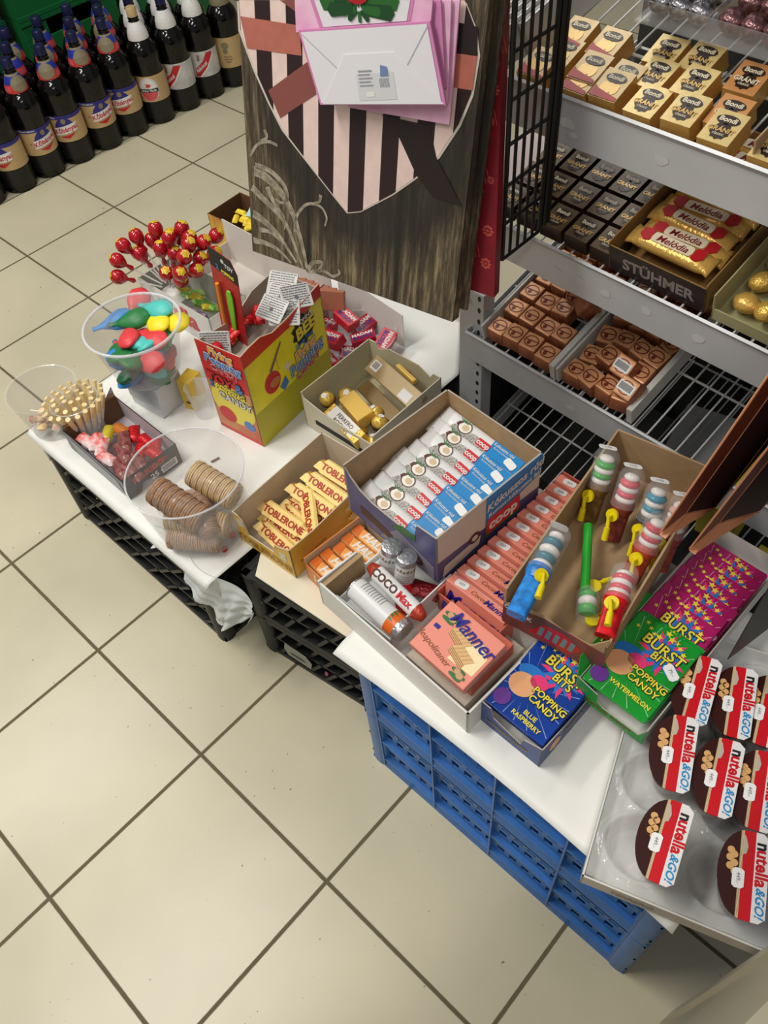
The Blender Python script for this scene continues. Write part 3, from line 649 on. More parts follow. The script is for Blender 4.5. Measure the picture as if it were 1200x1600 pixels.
# ---- pink wafer pack lying on the tray
PK = mat('salmon_wafer_card', (238, 146, 126), .38); PK2 = mat('salmon_dark_card', (206, 104, 84), .42); WAF = mat('wafer_biscuit', (224, 180, 122), .5); WAFD = mat('wafer_filling', (150, 92, 52), .5); MBLUE = mat('blue_script_ink', (40, 36, 140), .35); CRM = mat('cream_splash', (250, 226, 176), .4); HZ = mat('hazelnut', (206, 160, 118), .5)
def wafer_pack(label, M, group=None):
    w_, h_, d_ = .098, .082, .018
    o = thing('wafer_pack', label, 'wafer pack', M, group)
    bd = MB().box(0, w_, 0, h_, 0, d_).build('pack', PK, o, bev=.0015)
    fl = MB().box(-.0004, w_+.0004, .004, h_-.004, .002, .007).build('silver_side', SILVER, o)
    a = MB(); z = d_+.0002
    a.prism([(.052, .018), (.094, .02), (.094, .05), (.074, .064), (.060, .046)], z, z+.0003, 3)
    for k in range(2):
        ox, oy = (.030, .044) if k == 0 else (.046, .026)
        for q in range(4): 
            a.prism([(ox, oy-q*.0024+.010), (ox+.030, oy-q*.0024), (ox+.030, oy-q*.0024-.0014), (ox, oy-q*.0024+.0086)], z+.0005+.0001*q, z+.0008+.0001*q, 1)
            a.prism([(ox, oy-q*.0024+.0086), (ox+.030, oy-q*.0024-.0014), (ox+.030, oy-q*.0024-.0024), (ox, oy-q*.0024+.0076)], z+.0005, z+.0007, 2)
        a.prism([(ox, oy+.010), (ox+.030, oy), (ox+.038, oy+.010), (ox+.010, oy+.019)], z+.0009, z+.0012, 1)
        for q in range(5): put_strip(a, [(ox+.002*q*3, oy+.010-.002*q), (ox+.009+.002*q*3, oy+.019-.002*q)], .0005, h=z+.0014, mi=2)
    for cx_, cy_ in ((.018, .062), (.078, .010)):
        for q in range(5): a.prism(ell(.007, .003, cx_+.006*math.cos(q*1.3), cy_+.006*math.sin(q*1.3), 10, q*1.3), z+.0005, z+.0008+.00005*q, 4)
        a.prism(ell(.0055, .0045, cx_+.004, cy_, 12), z+.001, z+.0014, 5); a.prism(ell(.005, .004, cx_-.002, cy_+.003, 12), z+.0012, z+.0016, 5)
    a.prism(rrect(.009, .006, .001, 2, .012, .042), z, z+.0006, 6)
    put_text(a, 'Manner', .0275, .057, .062, z+.0018, .012, .25, -.15, 6, None, .95)
    put_text(a, 'Neapolitaner', .0135, .026, .018, z+.0006, -.002, .3, -.2, 2)
    a.build('print', [PK, WAF, WAFD, CRM, LEAF, HZ, MBLUE], bd)
    return o
wafer_pack('salmon pink wafer pack lying flat on top at the front of the white tray', T(*(0.3347, 0.2408, 0.475)) @ face((0,0,0), (0.1003, -0.006399999999999989, 0.0), (0.018400000000000027, 0.08930000000000002, 0.013000000000000012)))
tag(MB().box(0, .1, 0, .085, 0, .028).build('wafer_carton', PK2, None, tM @ T(.172, .030, .035) @ RX(.06), bev=.001), 'dark pink wafer carton hidden right under the top wafer pack', 'carton')
tag(MB().box(0, .11, 0, .12, 0, .03).build('packing_carton', GREYCARD, None, tM @ T(.165, .014, .0035), bev=.001), 'grey packing carton at the bottom of the white tray', 'carton')
# ---- row of wafer slabs in their display box
mM = T(.297, .340, .408) @ RZ(math.radians(-2)); mw, md, mh = .112, .29, .05
mc = carton('display_box', 'salmon pink display box filled with a row of standing wafer packs', 'box', mM, mw, md, mh+.012, PK2, PK2, hs=(mh-.004, mh+.012, mh+.01, mh+.004))
mb = MB(); put_text(mb, 'Manner', .033, .055, .026, .001, .02, .2, 0, 0, fM(mw, md, 0)); mb.build('print', [MBLUE], mc)
def slab():
    o = thing('wafer_slab', 'x', 'wafer pack', None, 'wafer packs standing in the pink display box')
    w_ = .106; MB().box(0, w_, 0, .0175, 0, .062).build('pack', PK, o, bev=.001)
    a = MB(); put_text(a, 'Manner', .014, .085, .009, .0626, .015, .2, mi=0); put_text(a, 'Cocos', .010, .052, .009, .0626, .0, .3, mi=1)
    put_text(a, 'Manner', .034, .055, .034, .0003, .02, .2, 0, 0, RX(PI/2)); a.build('print', [MBLUE, WAFD], o)
    b = MB(); b.box(.03, .1055, .0176, .0178, .006, .058); b.build('grey_side', GREYCARD, o)
    price(o, T(.022, .009, .0626) @ RZ(.15), '229', .95); return o
s0 = slab()
for i in range(12):
    M = mM @ T(.003, .006+i*.0225, .006) @ RX(math.radians(-8))
    o = s0 if i == 0 else copy_tree(s0, None, M); o.matrix_local = M
    o['label'] = f'pink wafer pack standing in the long display box, {ORD[i]} from the front'

# ================================================================ crank candy toys in the brown carton
gM = T(.402, .352, .478) @ RZ(math.radians(7.5)); gw, gd, gh = .145, .325, .084
DARKPR = mat('dark_toy_print', (96, 70, 66), .4, c2=(150, 70, 60), vscale=30)
gc = carton('display_box', 'brown cardboard carton holding crank candy toys', 'box', gM, gw, gd, gh, BROWN, BROWN, t=.003,
            cuts={0: [(0, .045), (.1, .052), (.4, .060), (.6, .050), (.85, .050), (1, gh)], 1: [(0, gh*.8), (.2, gh*.95), (1, gh)], 3: [(0, gh), (1, gh*.95)]})
mb = MB(); fm = fM(gw, gd, 0); mb.prism([(0, 0), (gw, 0), (gw, .05), (.06, .058), (0, .044)], .0002, .0007, 0, fm)
mb.prism([(.04, .012), (.10, .006), (.115, .03), (.09, .046), (.06, .044)], .0008, .0012, 1, fm)
for q in range(5): mb.prism([(.052+.011*q, .016), (.059+.011*q, .015), (.062+.011*q, .036), (.056+.011*q, .038)], .0013, .0017, 2, fm)
put_text(mb, 'CRANK', .012, .022, .040, .001, .02, 0, -.1, 3, fm)
mb.build('print', [DARKPR, REDP, mat('grey_blue_print', (120, 148, 150), .4), LWHITE], gc)
YEL = mat('yellow_plastic', (236, 214, 20), .35); CUPC = clear('clear_dome_plastic', (235, 240, 240), .13, .05)
CANDYW = mat('candy_white', (236, 228, 222), .3)
def toy(label, a, b, cc, bc, crank=(1, 0), gear=1, h=1.0, group='crank candy toys in the brown carton', tg='142'):
    """a = foot of the printed handle, b = tip of the candy dome"""
    a = Vector(a); b = Vector(b); L = (b-a).length; M = along(a, b); r = .0165*h
    # make local -y face up/outside
    cmat = mat('candy_%d_%d_%d' % cc, cc, .22); bmat = mat('toy_body_%d_%d_%d' % bc, bc, .35, var=.35, vscale=90)
    o = thing('crank_toy', label, 'candy toy', M, group); s = L*.46
    hb = MB(); hb.prism(rrect(.026*h, .018*h, .005*h), 0, s-.004); hb.lathe([(.013*h, s-.010), (r, s), (r, s+.010), (r*.95, s+.011)], 20, 0); hb.build('handle', bmat, o, smooth=40)
    sw = MB(); n = 5
    for i in range(n):
        z = s+.014+(L*.54-.024)*i/(n-1)*.92; sw.ball((0, 0, z), r*(.86 if i < n-1 else .66), 1, 1, .52, (i+1) % 2 if i < n-1 else 1, 16, None)
    sw.build('twisted_candy', [cmat, CANDYW], o, smooth=1)
    MB().lathe([(r+.0012, s+.004), (r+.0012, L-.010), (r*.92, L-.003), (r*.6, L+.002)], 24).build('clear_dome', CUPC, o, smooth=50)
    dl = M.inverted().to_3x3() @ Vector((.30, -.9, .3)); crank = (1, crank[1]+math.atan2(dl.x, -dl.y))
    if gear:
        g = MB(); gM_ = T(crank[0]*(r+.002)*.0, 0, 0) @ T((r+.001)*math.sin(crank[1]), -(r+.001)*math.cos(crank[1]), s-.008) @ RZ(crank[1]) @ RX(PI/2)
        g.lathe([(.0092*h, 0), (.0092*h, .004)], 18, 0, gM_)
        g.build('gear', YEL, o, smooth=30)
        hm = MB(); p0 = gM_ @ Vector((0, 0, .004)); p1 = gM_ @ Vector((0, 0, .010)); p2 = gM_ @ Vector((.004, -.016, .012)); p3 = gM_ @ Vector((.006, -.034, .013))
        hm.tube([p0, p1, p2], .0028*h, 8); hm.cyl(p2, p3, .0042*h, 10, 0, .0048*h); hm.build('crank_handle', YEL, o, smooth=40)
    if tg: dx = M.inverted().to_3x3() @ Vector((.8, .6, 0)); price(o, T(.004, -.002, L+.0028) @ RZ(math.atan2(dx.y, dx.x)), tg, 1.15)
    return o
D = (-.012, -.055, -.105)
def stand(px): return (px[0]+.012, px[1]-.050, px[2]-.098), px
for q, lab, cc, bc in (((0.3836, 0.6114, 0.585), 'green crank candy toy standing at the back left corner of the brown carton', (60, 170, 60), (110, 80, 40)),
                   ((0.4284, 0.604, 0.585), 'pink crank candy toy standing between the green and the blue one', (222, 80, 100), (120, 50, 40)),
                   ((0.4698, 0.6042, 0.585), 'blue crank candy toy standing in the middle of the back row', (30, 140, 170), (70, 60, 60)),
                   ((0.5055, 0.6022, 0.585), 'pale pink crank candy toy partly hidden by the copper gift bags', (226, 170, 160), (140, 60, 50))):
    a, b = stand(q); toy(lab, a, b, cc, bc, (1, -.45))
toy('red and white crank candy toy leaning along the right side of the brown carton', (0.5002, 0.5027, 0.5), (0.4989, 0.5579, 0.585), (214, 60, 74), (170, 60, 40), (1, -.3), tg=None)
toy('blue crank candy toy poking out over the front left edge of the carton', (0.4378, 0.3276, 0.56), (0.4075, 0.4641, 0.575), (30, 110, 130), (40, 130, 210), (1, .2), tg='142')
toy('red crank candy toy lying at the front right with a red water gun handle', (0.5343, 0.3819, 0.545), (0.5029, 0.4748, 0.565), (220, 60, 80), (206, 20, 30), (1, -.2), tg=None)
# green stick toy
gs = thing('crank_toy', 'green crank candy toy with a long stick lying in the middle of the carton', 'candy toy', along((0.4961, 0.4047, 0.52), (0.4127, 0.5378, 0.52)), 'crank candy toys in the brown carton')
GRP = mat('bright_green_plastic', (40, 170, 50), .3)
MB().cyl((.004, 0, .04), (.004, 0, .15), .0065, 12).build('stick', GRP, gs, smooth=40); MB().lathe([(.0145, .0), (.015, .006), (.015, .036), (.010, .044)], 20).build('candy_cup', CUPC, gs, smooth=40)
sw = MB(); sw.ball((0, 0, .012), .013, 1, 1, .6, 0); sw.ball((0, 0, .024), .013, 1, 1, .6, 1); sw.ball((0, 0, .034), .012, 1, 1, .5, 0); sw.build('twisted_candy', [GRP, CANDYW], gs, smooth=1)
for z, sx in ((.052, -1), (.0, 1)):
    g = MB(); g.lathe([(.010, 0), (.010, .004)], 16, 0, T(-.008, -.008, z+.004) @ RX(PI/2)); g.build('gear', YEL, gs)
    g = MB(); g.tube([(-.008, -.012, z+.004), (-.012, -.014, z+.012), (-.020, -.014, z+.016)], .0026, 8); g.cyl((-.020, -.014, z+.016), (-.034, -.013, z+.022), .004, 10); g.build('crank_handle', YEL, gs, smooth=40)
# ================================================================ popping candy boxes
def burst_pack(label, M, base, txt2, group=None, tagp=True, w_=.092, h_=.128, name='candy_sachet', c3=(236, 60, 120), pr='79.-'):
    o = thing(name, label, 'sachet', M, group); bm_ = mat('sachet_%d_%d_%d' % base, base, .22, var=.14, vscale=16, bump=.12, bscale=22)
    b = MB(); b.prism(rrect(w_, h_, .003, 2, w_/2, h_/2), 0, .004); body = b.build('pouch', bm_, o, bev=.001)
    a = MB(); z = .0043; LT = mat('ray_%d_%d_%d' % base, tuple(min(255, int(v*.5+128)) for v in base), .25)
    cx_, cy_ = w_*.33, h_*.40
    for i in range(18):
        t_ = 2*PI*i/18+.1; R1 = .2
        dx, dy = math.cos(t_), math.sin(t_); k = 9
        if abs(dx) > 1e-6: k = min(k, ((w_-.002 if dx > 0 else .002)-cx_)/dx)
        if abs(dy) > 1e-6: k = min(k, ((h_*.97 if dy > 0 else .003)-cy_)/dy)
        if k > .025: a.add([(cx_+dx*.022, cy_+dy*.022, z), (cx_+dx*k-dy*.0006, cy_+dy*k+dx*.0006, z), (cx_+dx*k+dy*.0006, cy_+dy*k-dx*.0006, z)], [(0, 2, 1)], 1)
    a.prism(star(.034, w_*.62, h_*.72, 11, .55), z+.0001, z+.0003, 2); a.prism(star(.030, w_*.62, h_*.72, 11, .5, 1.4), z+.0003, z+.0005, 4)
    for q in range(10): a.prism(star(.0035+.001*(q % 3), w_*(.12+.8*((q*37) % 10)/10), h_*(.84+.13*((q*53) % 7)/7)), z+.0003, z+.0005, 0)
    put_text(a, 'BURST', .0205, w_*.60, h_*.755, z+.0010, .07, 0, -.08, 3); put_text(a, 'BITS', .0155, w_*.66, h_*.645, z+.0010, .07, 0, -.08, 3)
    put_text(a, 'BURST', .0205, w_*.60, h_*.755, z+.0014, .016, 0, -.08, 0); put_text(a, 'BITS', .0155, w_*.66, h_*.645, z+.0014, .016, 0, -.08, 0)
    put_text(a, 'POPPING', .0128, w_*.70, h_*.40, z+.0008, .08, 0, -.1, 3); put_text(a, 'CANDY', .0128, w_*.68, h_*.305, z+.0008, .08, 0, -.1, 3); put_text(a, 'POPPING', .0128, w_*.70, h_*.40, z+.0012, .02, 0, -.1, 0); put_text(a, 'CANDY', .0128, w_*.68, h_*.305, z+.0012, .02, 0, -.1, 0)
    for i, s in enumerate(txt2): put_text(a, s, .0088, w_*.62, h_*(.16-.075*i), z+.0008, .02, 0, -.05, 0)
    # plain colourful burst where the cartoon stood
    a.prism(ell(.019, .017, w_*.25, h_*.38), z+.0006, z+.0009, 5); a.prism(ell(.021, .012, w_*.27, h_*.53, 16, .4), z+.0004, z+.0007, 4); a.prism(ell(.013, .010, w_*.42, h_*.50, 12), z+.0007, z+.0009, 2); a.prism(ell(.012, .012, w_*.14, h_*.15, 12), z+.0006, z+.0008, 6)
    a.build('print', [mat('yellow_print', (240, 222, 70), .35), LT, mat('pink_print', c3, .35), INK, mat('sky_print', (40, 120, 200), .35), mat('peach_print', (232, 170, 120), .35), mat('violet_print', (100, 50, 140), .35)], body)
    if tagp: price(o, T(w_*.86, h_*.60, z+.0018) @ RZ(-.55), pr, 1.05)
    return o
NB = (22, 62, 150); NG = (30, 150, 50); NP = (176, 32, 100)
bM = T(0.4499, 0.2456, .409) @ RZ(math.radians(-1.0)); bw, bd, bh = .099, .145, .056
BB = mat('navy_blue_card', (34, 62, 128), .35)
bb = carton('display_box', 'small blue display box of popping candy standing on the white paper', 'box', bM, bw, bd, bh, [BB, BB, WHITE, WHITE], WHITE, t=.0015,
            cuts={0: [(0, bh), (.17, bh), (.2, bh*.82), (.22, bh*.62), (.68, bh*.40), (.72, bh*.75), (1, bh)], 1: [(0, bh*.95), (.5, bh*.75), (1, bh*.8)]}, rim=GREYCARD)
mb = MB(); fm = fM(bw, bd, 0); put_text(mb, 'POPPING CANDY', .0085, .045, .016, .0006, .02, mi=0, M=fm)
fm = fM(bw, bd, 1); mb.prism(ell(.012, .012, .03, .025), .0003, .0006, 1, fm); put_text(mb, 'POPPING', .012, .075, .026, .0006, .02, mi=0, M=fm)
mb.build('print', [mat('dull_gold_print', (136, 120, 60), .4), mat('peach_print', (232, 170, 120), .35)], bb)
for k in range(4):
    o = burst_pack(('topmost blue popping candy sachet with BLUE RASPBERRY lettering in the blue box', 'blue popping candy sachet, second down in the blue box', 'blue popping candy sachet, third down in the blue box', 'blue popping candy sachet at the bottom of the blue box')[k],
        bM @ T(.003, .006+.003*k, .048-.010*k) @ RX(math.radians(4)), NB, ['BLUE', 'RASPBERRY'], 'blue popping candy sachets', False)
# green / pink long box
hM = T(0.5301, 0.34, .448) @ RZ(math.radians(-1.5)); hw, hd, hh = .104, .330, .040
GB = mat('green_card', (40, 152, 58), .3)
hb = carton('display_box', 'long green popping candy display box with a cut out front lip', 'box', hM, hw, hd, hh, [GB, WHITE, WHITE, GB], WHITE, t=.0015,
            cuts={0: [(0, hh+.008), (.10, hh+.004), (.30, hh-.002), (.32, hh*.55), (.40, hh*.4), (.92, hh*.4), (1, hh)]}, rim=GREYCARD)
fl = MB(); fl.add([(0, .0, hh), (.0, .17, hh), (-.010, .15, hh+.022), (-.012, .02, hh+.018)], [(0, 1, 2, 3)]); put_text(fl, 'WATERMELON', .012, 0, 0, .0008, .02, 0, 0, 1, T(-.0065, .085, hh+.0125) @ RY(-1.1) @ RZ(PI/2))
fl.build('side_flap', [GB, mat('yellow_print', (240, 222, 70), .35)], hb, solid=.001)
mb = MB(); put_text(mb, 'POPPING CANDY', .009, .05, .010, .0006, .02, mi=0, M=fM(hw, hd, 0)); mb.build('print', [mat('dull_red_print', (120, 80, 40), .4)], hb)
for k in range(9):
    if k < 2: nm = ('front green popping candy sachet with a price tag in the green box', 'green popping candy sachet right under the front one')[k]; c_ = NG
    else: nm = f'magenta popping candy sachet in the long box, {ORD[k-2]} behind the green ones'; c_ = NP
    yy = (.004, .012)[k] if k < 2 else .050+.0225*(k-2)
    zz = (.040, .034)[k] if k < 2 else .0285-.0035*(k-2)
    burst_pack(nm, hM @ T(.004+.002*math.sin(k*2), yy, zz) @ RX(math.radians(3 if k < 2 else 6)) @ RZ(.01*math.sin(k*3)), c_, ['WATERMELON'] if k < 2 else ['STRAWBERRY'], 'green and magenta popping candy sachets', k != 1)
# ================================================================ hazelnut cream snack cups in their tray
nM = T(0.6669, 0.1627, .410) @ RZ(math.radians(19)); nw, nd, nh = .30, .37, .026
nt_ = carton('cardboard_tray', 'flat grey white cardboard tray carrying the spread snack cups', 'tray', nM, nw, nd, nh, mat('dirty_white_card', (196, 188, 178), .6), mat('pale_tray_inner', (222, 220, 214), .5), t=.002)
mb = MB(); put_text(mb, 'FERRERO', .012, .06, .012, .0006, .02, 0, 0, 0, fM(nw, nd, 0)); mb.build('print', [mat('faded_print', (150, 140, 130), .5)], nt_)
ins = MB(); NX, NY = 84, 104
cups = [(0.6546, 0.4293), (0.6975, 0.4457), (0.7313, 0.4591), (0.6764, 0.3417), (0.7293, 0.3491), (0.7694, 0.364), (0.7213, 0.2445), (0.8041, 0.2717)]
wells = [(.055, .055+.082*j) for j in range(4)]+[(.148, .055+.082*j) for j in range(4)]+[(.241, .055+.082*j) for j in range(4)]
def insf(u, v):
    x = .003+u*(nw-.006); y = .003+v*(nd-.006); z = .028
    for wx, wy in wells:
        d = math.hypot((x-wx)/.040, (y-wy)/.036)
        if d < 1: z = min(z, .028-.021*min(1, (1-d)*5))
        elif d < 1.22: z = max(z, .028+.006*math.sin((1.22-d)/.22*PI))
    z += .0015*math.sin(x*160)*math.sin(y*140)
    return (x, y, z)
ins.grid(insf, NX, NY)
ins.build('plastic_insert', clear('clear_insert_plastic', (232, 234, 234), .34, .05), nt_, smooth=1)
CHOC = mat('hazelnut_cream', (70, 36, 24), .2); LIDR = mat('lid_red', (206, 22, 34), .3); LIDW = mat('lid_white', (232, 230, 228), .3); LIDB = mat('lid_dark_brown', (58, 26, 22), .25); NUT = mat('nut_print', (220, 170, 110), .35); CYANP = mat('cyan_print', (40, 140, 200), .35)
def cupD(sx=1, k=1.0):
    L, W = .048*k, .0285*k; pts = []
    for i in range(17): a = PI*.5+PI*i/16; pts.append((W*math.cos(a)*1.0-.0, L*math.sin(a)*.98))
    pts += [(W*.55, -L*.98), (W*.78, -L*.86), (W*.80, L*.86), (W*.55, L*.98)]
    return pts
def snack_cup():
    o = thing('snack_cup', 'x', 'snack cup', None, 'spread snack cups in the tray'); H = .072
    b = MB(); lo = cupD(1, .72); hi = cupD(1, .97); n = len(lo)
    b.add([(x, y, 0) for x, y in lo]+[(x, y, H) for x, y in hi], [tuple(range(n))[::-1]]+[(i, (i+1) % n, n+(i+1) % n, n+i) for i in range(n)]); b.build('cup', clear('cup_plastic', (230, 222, 222), .30, .05), o, smooth=30)
    b = MB(); lo = cupD(1, .66); hi = cupD(1, .9); b.add([(x*.9-.003, y, .004) for x, y in lo]+[(x*.9-.003, y, H*.80) for x, y in hi], [tuple(range(n))[::-1], tuple(range(n, 2*n))]+[(i, (i+1) % n, n+(i+1) % n, n+i) for i in range(n)]); b.build('spread_filling', CHOC, o, smooth=30)
    b = MB(); b.prism(cupD(1, 1.0), H, H+.0012, 0); lid = b.build('lid', LIDB, o)
    a = MB(); z = H+.0014; full = cupD(1, 1.0)
    def clipx(x0, x1): 
        pl = full
        for sgn, lim in ((1, x0), (-1, x1)):
            out = []
            for j in range(len(pl)):
                p0, p1 = pl[j], pl[(j+1) % len(pl)]; d0, d1 = sgn*(p0[0]-lim), sgn*(p1[0]-lim)
                if d0 >= 0: out.append(p0)
                if d0*d1 < 0: t_ = d0/(d0-d1); out.append((p0[0]+(p1[0]-p0[0])*t_, p0[1]+(p1[1]-p0[1])*t_))
            pl = out
        return pl
    a.prism(clipx(-.004, .0085), z, z+.0003, 0); a.prism(clipx(.0082, .04), z+.0001, z+.0005, 1)
    a.prism(clipx(-.0070, -.004), z, z+.0003, 2)
    for q in range(3): a.prism(clipx(-.0068+.0010*q, -.0065+.0010*q), z+.0004, z+.0005, 3)
    for q, (x, y) in enumerate(((-.0125, .018), (-.012, .009), (-.011, .000), (-.016, .022), (-.0165, .014), (-.016, .005))): a.prism(ell(.0040, .0040, x, y, 12), z+.0003, z+.0008, 4)
    a.prism([(-.004, .020), (-.0005, .022), (.001, .030), (-.002, .040), (-.004, .042)], z+.0004, z+.0007, 5)
    put_text(a, 'n', .0180, .0155, .0325, z+.0008, .03, 0, -PI/2, 3); put_text(a, 'utella', .0180, .0155, .0095, z+.0008, .03, 0, -PI/2, 0); put_text(a, '&GO!', .0125, .0155, -.026, z+.0008, .02, .25, -PI/2, 6)
    a.build('lid_print', [LIDR, LIDW, CRM, INK, NUT, GREYCARD, CYANP], lid)
    price(o, T(-.007, -.006, z+.001) @ RZ(-PI/2), '449.-', .95); return o
sc0 = snack_cup()
cl = ['front left snack cup standing alone in the tray', 'snack cup at the right photo edge, nearest to the grey counter']
clab = ['snack cup in the far row partly under the green popping candy box', 'snack cup in the far row, middle of three', 'snack cup in the far row cut by the right photo edge',
        'snack cup in the middle row, leftmost of three', 'snack cup in the middle row, second from its left end', 'snack cup in the middle row cut by the right photo edge',
        'snack cup standing alone nearest the front left of the tray', 'snack cup nearest the grey counter corner at the front right']
for i, (x, y) in enumerate(cups):
    M = T(x, y, .420) @ RZ(math.radians(19+(-2, 3, -1, 4, 0, 2, -3, 5)[i])) @ RY(math.radians(-6)) @ RX(math.radians(4))
    o = sc0 if i == 0 else copy_tree(sc0, None, M); o.matrix_local = M
    o['label'] = clab[i]

# ================================================================ yellow triangular bar box
YB = mat('yellow_bar_card', (226, 182, 66), .35); YW = mat('yellow_bar_wrapper', (250, 218, 134), .45, bump=.15, bscale=60); REDT = mat('rust_red_lettering', (178, 52, 30), .35); GLDC = mat('dull_gold_lettering', (166, 118, 32), .4); YGREY = mat('warm_grey_card', (206, 192, 170), .6)
yM = T(-0.1226, 0.2814, .2745) @ RZ(math.radians(3)); yw, yd, yh = .138, .232, .082
yb = carton('display_box', 'yellow display box of small triangular chocolate bars', 'box', yM, yw, yd, yh, [YB, YB, YGREY, YGREY], YGREY, t=.002, cuts={0: [(0, yh), (.10, yh*.98), (.17, yh*.86), (.22, yh*.45), (.66, yh*.45), (.72, yh*.80), (.84, yh*.86), (1, yh)], 1: [(0, yh), (.25, yh*.92), (1, yh*.96)]}, rim=YGREY)
mb = MB(); put_text(mb, 'TOBLERONE', .024, yw*.47, .018, .0006, .03, 0, 0, 0, fM(yw, yd, 0)); mb.prism([(.008, .052), (.024, .052), (.024, .070), (.008, .070)], .0003, .0006, 1, fM(yw, yd, 0)); mb.prism([(.108, .036), (.124, .036), (.124, .056), (.108, .056)], .0003, .0006, 1, fM(yw, yd, 0))
for q in range(3): put_text(mb, ('Swiss milk chocolate', 'with honey and', 'almond nougat')[q], .0075, .05, .030-.009*q, .0004, .01, mi=0, M=fM(yw, yd, 1))
mb.build('print', [GLDC, mat('pale_window_print', (214, 210, 190), .4)], yb)
def tri_bar():
    L = .118; o = thing('chocolate_bar', 'x', 'chocolate bar', None, 'yellow triangular chocolate bars')
    b = MB(); n = 10; s_ = .0155; vs = []
    ring = [(-s_, 0), (s_, 0), (.003, s_*1.5), (-.003, s_*1.5)]
    xs = [0, .012, .016, .05, L-.016, L-.012, L]; ks = [1.0, .75, 1, 1, 1, .75, 1.0]
    for x, k in zip(xs, ks):
        e = x in (0, L); vs += [(x-L/2, y*k*(1.1 if e else 1), (z*k*(.35 if e else 1))+(.004 if e else 0)) for y, z in ring]
    fs = [(i*4+j, (i+1)*4+j, (i+1)*4+(j+1) % 4, i*4+(j+1) % 4) for i in range(len(xs)-1) for j in range(4)]+[(0, 1, 2, 3), tuple((len(xs)-1)*4+j for j in (3, 2, 1, 0))]
    w_ = b.add(vs, fs).build('wrapper', YW, o, smooth=25)
    for sgn in (1, -1):
        a = MB()
        ang = math.atan2(s_*1.5, s_-.003); F_ = T(0, -s_, 0) @ RX(ang) if sgn == 1 else T(0, s_, 0) @ RZ(PI) @ RX(ang)
        put_text(a, 'TOBLERONE', .0172, .004, .0125, .0010, .025, 0, 0, 0, F_); a.build('lettering', REDT, w_)
    e = MB(); e.lathe([(.0075, 0), (.0075, .0008)], 10, 0, T(-L/2+.012, 0, s_*1.0) @ Matrix.Diagonal((1.2, .9, 1, 1))); e.build('gold_seal', mat('gold_seal', (230, 180, 90), .3, .4), w_)
    return o
tb = tri_bar()
spots = [(.070, .030, .018, -2, 8), (.062, .055, .020, 5, 0), (.058, .060, .044, 3, -4), (.076, .082, .018, -4, 3), (.072, .108, .020, 10, 0), (.085, .098, .046, -38, 4), (.078, .135, .020, 3, 0), (.074, .120, .046, 5, 5), (.088, .160, .028, -6, 5), (.084, .150, .054, 2, 3), (.084, .190, .030, -4, 0), (.086, .186, .056, 3, 3)]
tlab = ['yellow triangular bar lowest at the front of the yellow box', 'yellow triangular bar under the front ones at the left', 'yellow triangular bar on top of the front pile in the yellow box', 'yellow triangular bar deep in the front half of the yellow box',
        'yellow triangular bar deep in the middle of the yellow box', 'yellow triangular bar lying slanted across the others in the middle', 'yellow triangular bar under the slanted one towards the back', 'yellow triangular bar beside the slanted one on the left',
        'yellow triangular bar with the slanted one before it, third from the back', 'yellow triangular bar with a pale sticker, second from the back', 'lowest yellow triangular bar at the back of the box', 'topmost yellow triangular bar at the very back of the yellow box']
for i, (x, y, z, r, t_) in enumerate(spots):
    M = yM @ T(x, y, z-.012) @ RZ(math.radians(r-4)) @ RY(math.radians(t_*.5)) @ RX(math.radians(-31))
    o = tb if i == 0 else copy_tree(tb, None, M); o.matrix_local = M; o['label'] = tlab[i]
# ================================================================ orange roll box
OB = mat('orange_roll_card', (222, 130, 66), .35); OW = mat('orange_roll_wrapper', (236, 150, 62), .3, c2=(246, 190, 120), vscale=30); OD = mat('deep_orange', (214, 104, 28), .35)
oM = T(0.0308, 0.3028, .2745) @ RZ(math.radians(-5)); ow, od, oh = .122, .135, .050
ob = carton('display_box', 'orange display box of throat sweet rolls beside the yellow box', 'box', oM, ow, od, oh, [OB, OB, YGREY, OB], YGREY, t=.002, hs=(oh*.86, oh, oh+.012, oh+.010), rim=OB)
mb = MB(); put_text(mb, 'HALLS', .030, .062, .022, .0006, .035, .15, 0, 0, fM(ow, od, 0)); mb.build('print', [mat('pale_gold_lettering', (226, 206, 150), .4)], ob)
def roll():
    L = .112; o = thing('sweet_roll', 'x', 'sweets roll', None, 'orange rolls of throat sweets')
    b = MB(); b.prism(rrect(.020, .020, .004, 3), 0, L, 0, RY(PI/2)); w_ = b.build('wrapper', OW, o, smooth=40)
    a = MB(); a.prism([(0, -.0098), (.020, -.0098), (.014, .0098), (0, .0098)], .0101, .0103, 1); put_text(a, 'HALLS', .0205, .055, -.0005, .0106, .04, .18, 0, 0, None, 1.05); a.build('lettering', [CANDYW, OD], w_); return o
CANDYW = mat('candy_white', (236, 228, 222), .3)
r0 = roll()
for i in range(10):
    lay = i // 5; j = i % 5
    M = oM @ T(.006+(.004*math.sin(i*2)), .016+j*.0235, .0145+lay*.0212) @ RZ(math.radians(1.5*math.sin(i)))
    o = r0 if i == 0 else copy_tree(r0, None, M); o.matrix_local = M
    o['label'] = f'orange sweets roll in the {"lower" if lay == 0 else "upper"} layer of the orange box, {ORD[j]} from the front'
